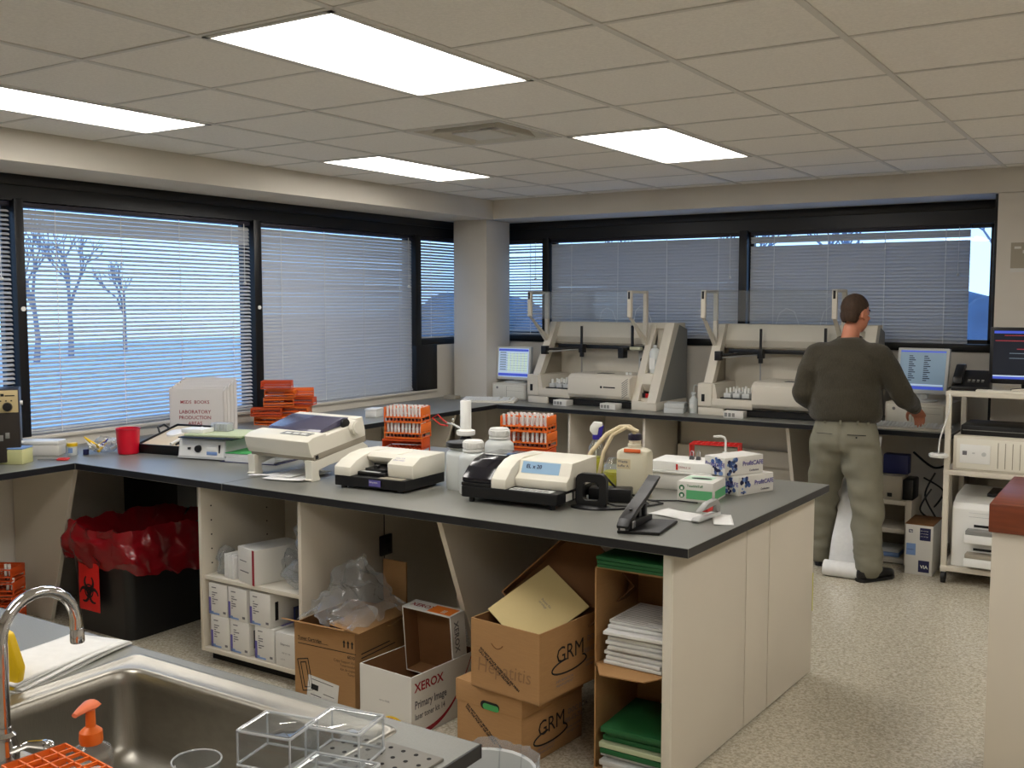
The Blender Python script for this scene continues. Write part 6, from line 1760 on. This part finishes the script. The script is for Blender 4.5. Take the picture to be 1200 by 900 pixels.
Rs, Re, Rw = (.195, .125, 1.43), (.325, .17, 1.165), (.368, .40, 1.06)
Ls, Le, Lw = (-.195, .125, 1.43), (-.265, .07, 1.155), (-.16, .285, 1.045)
Ra, Rk, Rh = (.185, -.02, .09), (.15, .05, .50), (.095, .095, .92)
La, Lk, Lh = (-.165, .27, .09), (-.145, .21, .50), (-.095, .105, .92)
NECK, HEAD = (.005, .145, 1.50), (.028, .165, 1.665)
# -- body (skin): head, neck, trunk, arms, hands, legs as one mesh
mb = MB()
mb.loft([ring((0, .10, .86), .155, .11), ring((0, .10, .95), .165, .115), ring((0, .105, 1.08), .15, .105), ring((0, .12, 1.25), .165, .115), ring((0, .125, 1.36), .165, .10), ring((0, .13, 1.44), .08, .07)], n=24)
limb(mb, [(0, .125, 1.42), NECK, (.014, .150, 1.57)], [.07, .056, .053])
for s_, e_, w_ in ((Rs, Re, Rw), (Ls, Le, Lw)):
    limb(mb, [Vector(s_) * .93 + Vector((0, .012, .04)), e_, w_], [.045, .040, .029])
for h_, k_, a_ in ((Rh, Rk, Ra), (Lh, Lk, La)):
    limb(mb, [h_, k_, a_], [.085, .058, .042])
HM = Matrix.Translation(HEAD) @ Matrix.Rotation(R(-30), 4, 'Z') @ Matrix.Rotation(R(-10), 4, 'X')
def hp(x, y, z): return HM @ Vector((x, y, z))
hb = MB()
hb.ball((0, -.005, .03), (.076, .095, .095), n=24); hb.ball((0, .035, -.04), (.066, .062, .078), n=20); hb.ball((0, .062, -.082), (.034, .032, .03), n=14)
hb.ball((0, .02, -.075), (.052, .05, .04), n=16)
hb.loft([((0, .095, .0), (.010, 0, 0), (0, .006, 0)), ((0, .110, -.02), (.012, 0, 0), (0, .010, 0)), ((0, .118, -.036), (.017, 0, 0), (0, .014, 0)), ((0, .10, -.045), (.014, 0, 0), (0, .010, 0))], n=12)
for s in (-1, 1):
    hb.ball((s * .032, .078, .022), (.022, .012, .008), n=12)
    hb.ball((s * .045, .065, -.02), (.022, .020, .018), n=12)
    hb.tube([(s * .076, .004 + .019 * math.cos(a), -.008 + .031 * math.sin(a)) for a in [R(-80 + 26 * k) for k in range(13)]], .0065, 8); hb.ball((s * .074, .0, -.01), (.007, .017, .026), n=12)
hb.ball((0, .092, -.058), (.026, .012, .006), n=12); hb.ball((0, .090, -.068), (.023, .012, .007), n=12)
hb.xf(HM)
me_ = bpy.data.meshes.new('h'); hb.bm.to_mesh(me_); hb.bm.free(); mb.bm.from_mesh(me_)
# hands: palm, four fingers, thumb
def hand(mb, wrist, d, up, side, curl, L=1.0):
    """d: finger direction, up: back of hand normal, side: +1 thumb towards (d x up)"""
    d = Vector(d).normalized(); up = (Vector(up) - Vector(up).dot(d) * d).normalized(); r = d.cross(up) * side
    w = Vector(wrist)
    for k in range(5):
        o = -.034 + .017 * k
        limb(mb, [w + r * o * .55, w + d * .045 * L + r * o * .85, w + d * .085 * L + r * o], [.016, .015, .0125], 10)
    for k, (ln, o) in enumerate(((.070, .030), (.080, .011), (.075, -.009), (.060, -.029))):
        c = curl[k]
        p0 = w + d * .086 * L + r * o
        a1, a2, a3 = c * .45, c * .95, c * 1.35
        p = [p0]
        for f, a in ((.46, a1), (.31, a2), (.23, a3)):
            p.append(p[-1] + (d * math.cos(a) - up * math.sin(a) + r * (o * .6)).normalized() * ln * f)
        limb(mb, p, [.0095, .0088, .0080, .0068], 10)
    p0 = w + d * .028 * L + r * .030
    p = [p0, p0 + (d * .55 + r * .75 - up * .25).normalized() * .036, p0 + (d * .55 + r * .75 - up * .25).normalized() * .036 + (d * .85 + r * .3 - up * .35).normalized() * .032]
    p.append(p[-1] + (d * .9 - up * .35).normalized() * .025)
    limb(mb, p, [.014, .0115, .0098, .0078], 10)
fd = (Vector(Rw) - Vector(Re)).normalized()
hand(mb, Vector(Rw) + fd * .01, (.18, .75, -.60), (0.1, .60, .78), -1, (.75, .95, 1.1, 1.2))
hand(mb, Vector(Lw) + (Vector(Lw) - Vector(Le)).normalized() * .01, (.5, .8, -.15), (-.1, .2, .95), 1, (.6, .65, .7, .75))
body = fin(remesh(mb, .0055, 4), 'body', W['skin'], MAN)
body.data.materials.clear(); body.data.materials.append(W['skin'])
# eyes and brows (only seen from the front)
for s in (-1, 1):
    e = MB(); e.ball(hp(s * .031, .0765, .006), .0118, n=14); fin(e, 'eye', W['white'], MAN)
    e = MB(); e.ball(hp(s * .031, .0865, .006), .005, n=10); fin(e, 'iris', W['leather'], MAN)
    e = MB(); e.ball(hp(s * .031, .0765, .0105), (.0142, .0136, .0115), n=14); e.ball(hp(s * .031, .0755, -.006), (.0135, .0125, .007), n=12); fin(e, 'eyelid', W['skin'], MAN)
    e = MB(); e.tube([hp(s * .014, .092, .030), hp(s * .032, .092, .036), hp(s * .052, .078, .030)], [.004, .0042, .002], 8); fin(e, 'eyebrow', W['hair'], MAN)
e = MB(); e.ball(hp(0, .0965, -.0615), (.023, .0075, .0052), n=16); e.ball(hp(0, .0945, -.070), (.020, .0085, .006), n=16); fin(e, 'lips', M('lip_skin', (168, 92, 82), .5), MAN)
# -- hair: a close cap over crown and back of the head
mb = MB()
mb.ball((0, -.008, .034), (.0785, .097, .093), n=28)
mb.ball((0, -.042, -.012), (.066, .055, .072), n=20)
mb.ball((0, -.052, -.042), (.050, .034, .04), n=16)
hair = remesh(mb, .006, 3)
bm_ = bmesh.new(); bm_.from_mesh(hair)
kill = []
for v in bm_.verts:
    x, y, z = v.co
    if (y > .02 and z < .035 + (y - .02) * .75) or (z < -.066) or (abs(x) > .058 and z < -.015 and y > -.022) or (y > .02 and abs(x) < .05 and z < .075):
        kill.append(v)
bmesh.ops.delete(bm_, geom=kill, context='VERTS')
for v in bm_.verts:
    v.co += v.normal * .0022 * noise.noise(v.co * 160)
bm_.to_mesh(hair); bm_.free()
hair.transform(HM)
hair.materials.clear(); hair.materials.append(W['hair'])
fin(hair, 'hair', None, MAN)
# -- sweater
def folds(co):
    a = .009 * noise.noise(Vector((co.x * 5, co.y * 5, co.z * 11)))
    a += .004 * noise.noise(Vector((co.x * 14, co.y * 14, co.z * 24)))
    if co.z < 1.16: a += .010 * max(0, noise.noise(Vector((co.x * 5 + 3, co.y * 5, co.z * 26)))) * (1.16 - co.z) / .2
    return a
mb = MB()
mb.loft([ring((0, .10, .985), .196, .138), ring((0, .10, 1.0), .214, .152), ring((0, .10, 1.04), .228, .165), ring((-.002, .10, 1.10), .220, .156), ring((-.002, .11, 1.22), .210, .143), ring((0, .118, 1.33), .222, .137), ring((0, .122, 1.39), .225, .122), ring((0, .125, 1.43), .205, .108), ring((.0, .128, 1.46), .160, .098), ring((.002, .135, 1.485), .112, .086), ring((.004, .143, 1.512), .074, .072)], n=32)
limb(mb, [(.150, .125, 1.385), (.20, .125, 1.375), Re, (Vector(Re) * .5 + Vector(Rw) * .5), Vector(Re) * .06 + Vector(Rw) * .94], [.098, .086, .068, .060, .047])
limb(mb, [(-.150, .125, 1.385), (-.20, .125, 1.375), Le, (Vector(Le) * .5 + Vector(Lw) * .5), Vector(Le) * .06 + Vector(Lw) * .94], [.098, .086, .070, .062, .047])
sw = remesh(mb, .011, 10, folds); sw.materials.clear(); sw.materials.append(W['sweater'])
fin(sw, 'sweater', None, MAN)
mb = MB()
mb.tube([Vector((.004 + .071 * math.cos(2 * PI * k / 28), .144 + .069 * math.sin(2 * PI * k / 28), 1.508 + .012 * math.sin(2 * PI * k / 28 + PI) * -1)) for k in range(28)], .0085, 8, closed=True)
fin(mb, 'ribbed_collar', W['sweater'], MAN)
for w_, e_ in ((Rw, Re), (Lw, Le)):
    d = (Vector(w_) - Vector(e_)).normalized(); p = Vector(e_) * .06 + Vector(w_) * .94
    mb = MB(); mb.tube([p - d * .02, p + d * .022, p + d * .036], [.047, .041, .038], 18); fin(mb, 'cuff', W['sweater'], MAN)
# -- trousers
def tf(co):
    a = .010 * noise.noise(Vector((co.x * 7, co.y * 7, co.z * 5)))
    a += .013 * noise.noise(Vector((co.x * 7 + 9, co.y * 7 + co.z * 5, co.z * 15))) * (1.2 if .30 < co.z < .85 else .6)
    a -= .010 * max(0, 1 - abs(co.x - .003) / .02) * (1 if co.y < .08 and co.z > .78 else 0)
    if co.z < .26: a += .007 * noise.noise(Vector((co.x * 8, co.y * 8, co.z * 34)))
    return a
mb = MB()
mb.loft([ring((0, .10, 1.03), .172, .122), ring((0, .10, .99), .184, .132), ring((.002, .095, .92), .205, .145), ring((.004, .09, .85), .212, .150), ring((.006, .095, .79), .19, .13)], n=32)
limb(mb, [(.095, .085, .86), (.118, .075, .70), Rk, (.168, .02, .28), (.185, -.012, .085)], [.128, .122, .098, .092, .088])
limb(mb, [(-.095, .10, .86), (-.118, .14, .70), Lk, (-.158, .245, .28), (-.165, .265, .085)], [.128, .122, .098, .092, .086])
tr_ = remesh(mb, .011, 6, tf); tr_.materials.clear(); tr_.materials.append(W['khaki'])
for v in tr_.vertices:
    if v.co.z < .022: v.co.z = .022 + (v.co.z - .022) * .1
fin(tr_, 'trousers', None, MAN)
# seams, pockets and belt
mb = MB(); mb.loft([ring((0, .10, 1.000), .189, .138), ring((0, .10, 1.028), .182, .132)], n=36, cap=False)
o = fin(mb, 'belt', W['leather'], MAN); s = o.modifiers.new('th', 'SOLIDIFY'); s.thickness = .005; s.offset = 1
for k, x in enumerate((-.10, .0, .10, .155)):
    a = math.asin(x / .19); mb = MB(); mb.box(-.007, .007, -.004, .004, .975, 1.035, .001)
    fin(mb, 'belt_loop', W['khaki'], MAN, loc=(x, .10 - .143 * math.cos(a), 0))
mb = MB()
mb.tube([(.045, -.0565, .915), (.10, -.047, .915), (.150, -.018, .912)], .003, 6)
mb.ball((.10, -.052, .900), .006, n=8)
mb.tube([(-.045, -.0565, .915), (-.10, -.047, .915), (-.150, -.018, .912)], .002, 6)
fin(mb, 'back_pocket', W['leather'], MAN)
# -- shoes
def shoe(a, toe):
    d = Vector((toe[0], toe[1], 0)).normalized(); s_ = Vector((d.y, -d.x, 0)); c = Vector((a[0], a[1], 0)); z = Vector((0, 0, 1))
    mb = MB()
    secs = [(-.085, .012, .030, .045), (-.07, .036, .034, .060), (-.02, .039, .040, .072), (.05, .041, .036, .060), (.11, .048, .030, .046), (.16, .046, .026, .038), (.195, .030, .020, .030), (.207, .008, .014, .024)]
    mb.loft([(c + d * t_ + z * (h_ / 2 + .018), s_ * w_, z * (h_ / 2 + .010)) for t_, w_, _, h_ in secs], n=18)
    mb2 = MB()
    p = []
    for t_, w_, _, _ in secs: p.append(c + d * t_ + s_ * (w_ + .004))
    for t_, w_, _, _ in secs[::-1]: p.append(c + d * t_ - s_ * (w_ + .004))
    mb2.prism([(q.x, q.y) for q in p], 0, .022, 'z', bev=.003)
    so = fin(mb, 'shoe', W['leather'], MAN, smooth=60)
    fin(mb2, 'sole', W['blackp'], so)
shoe((Ra[0], Ra[1] + .01), (.55, .83))
shoe((La[0], La[1] + .01), (-.18, .98))
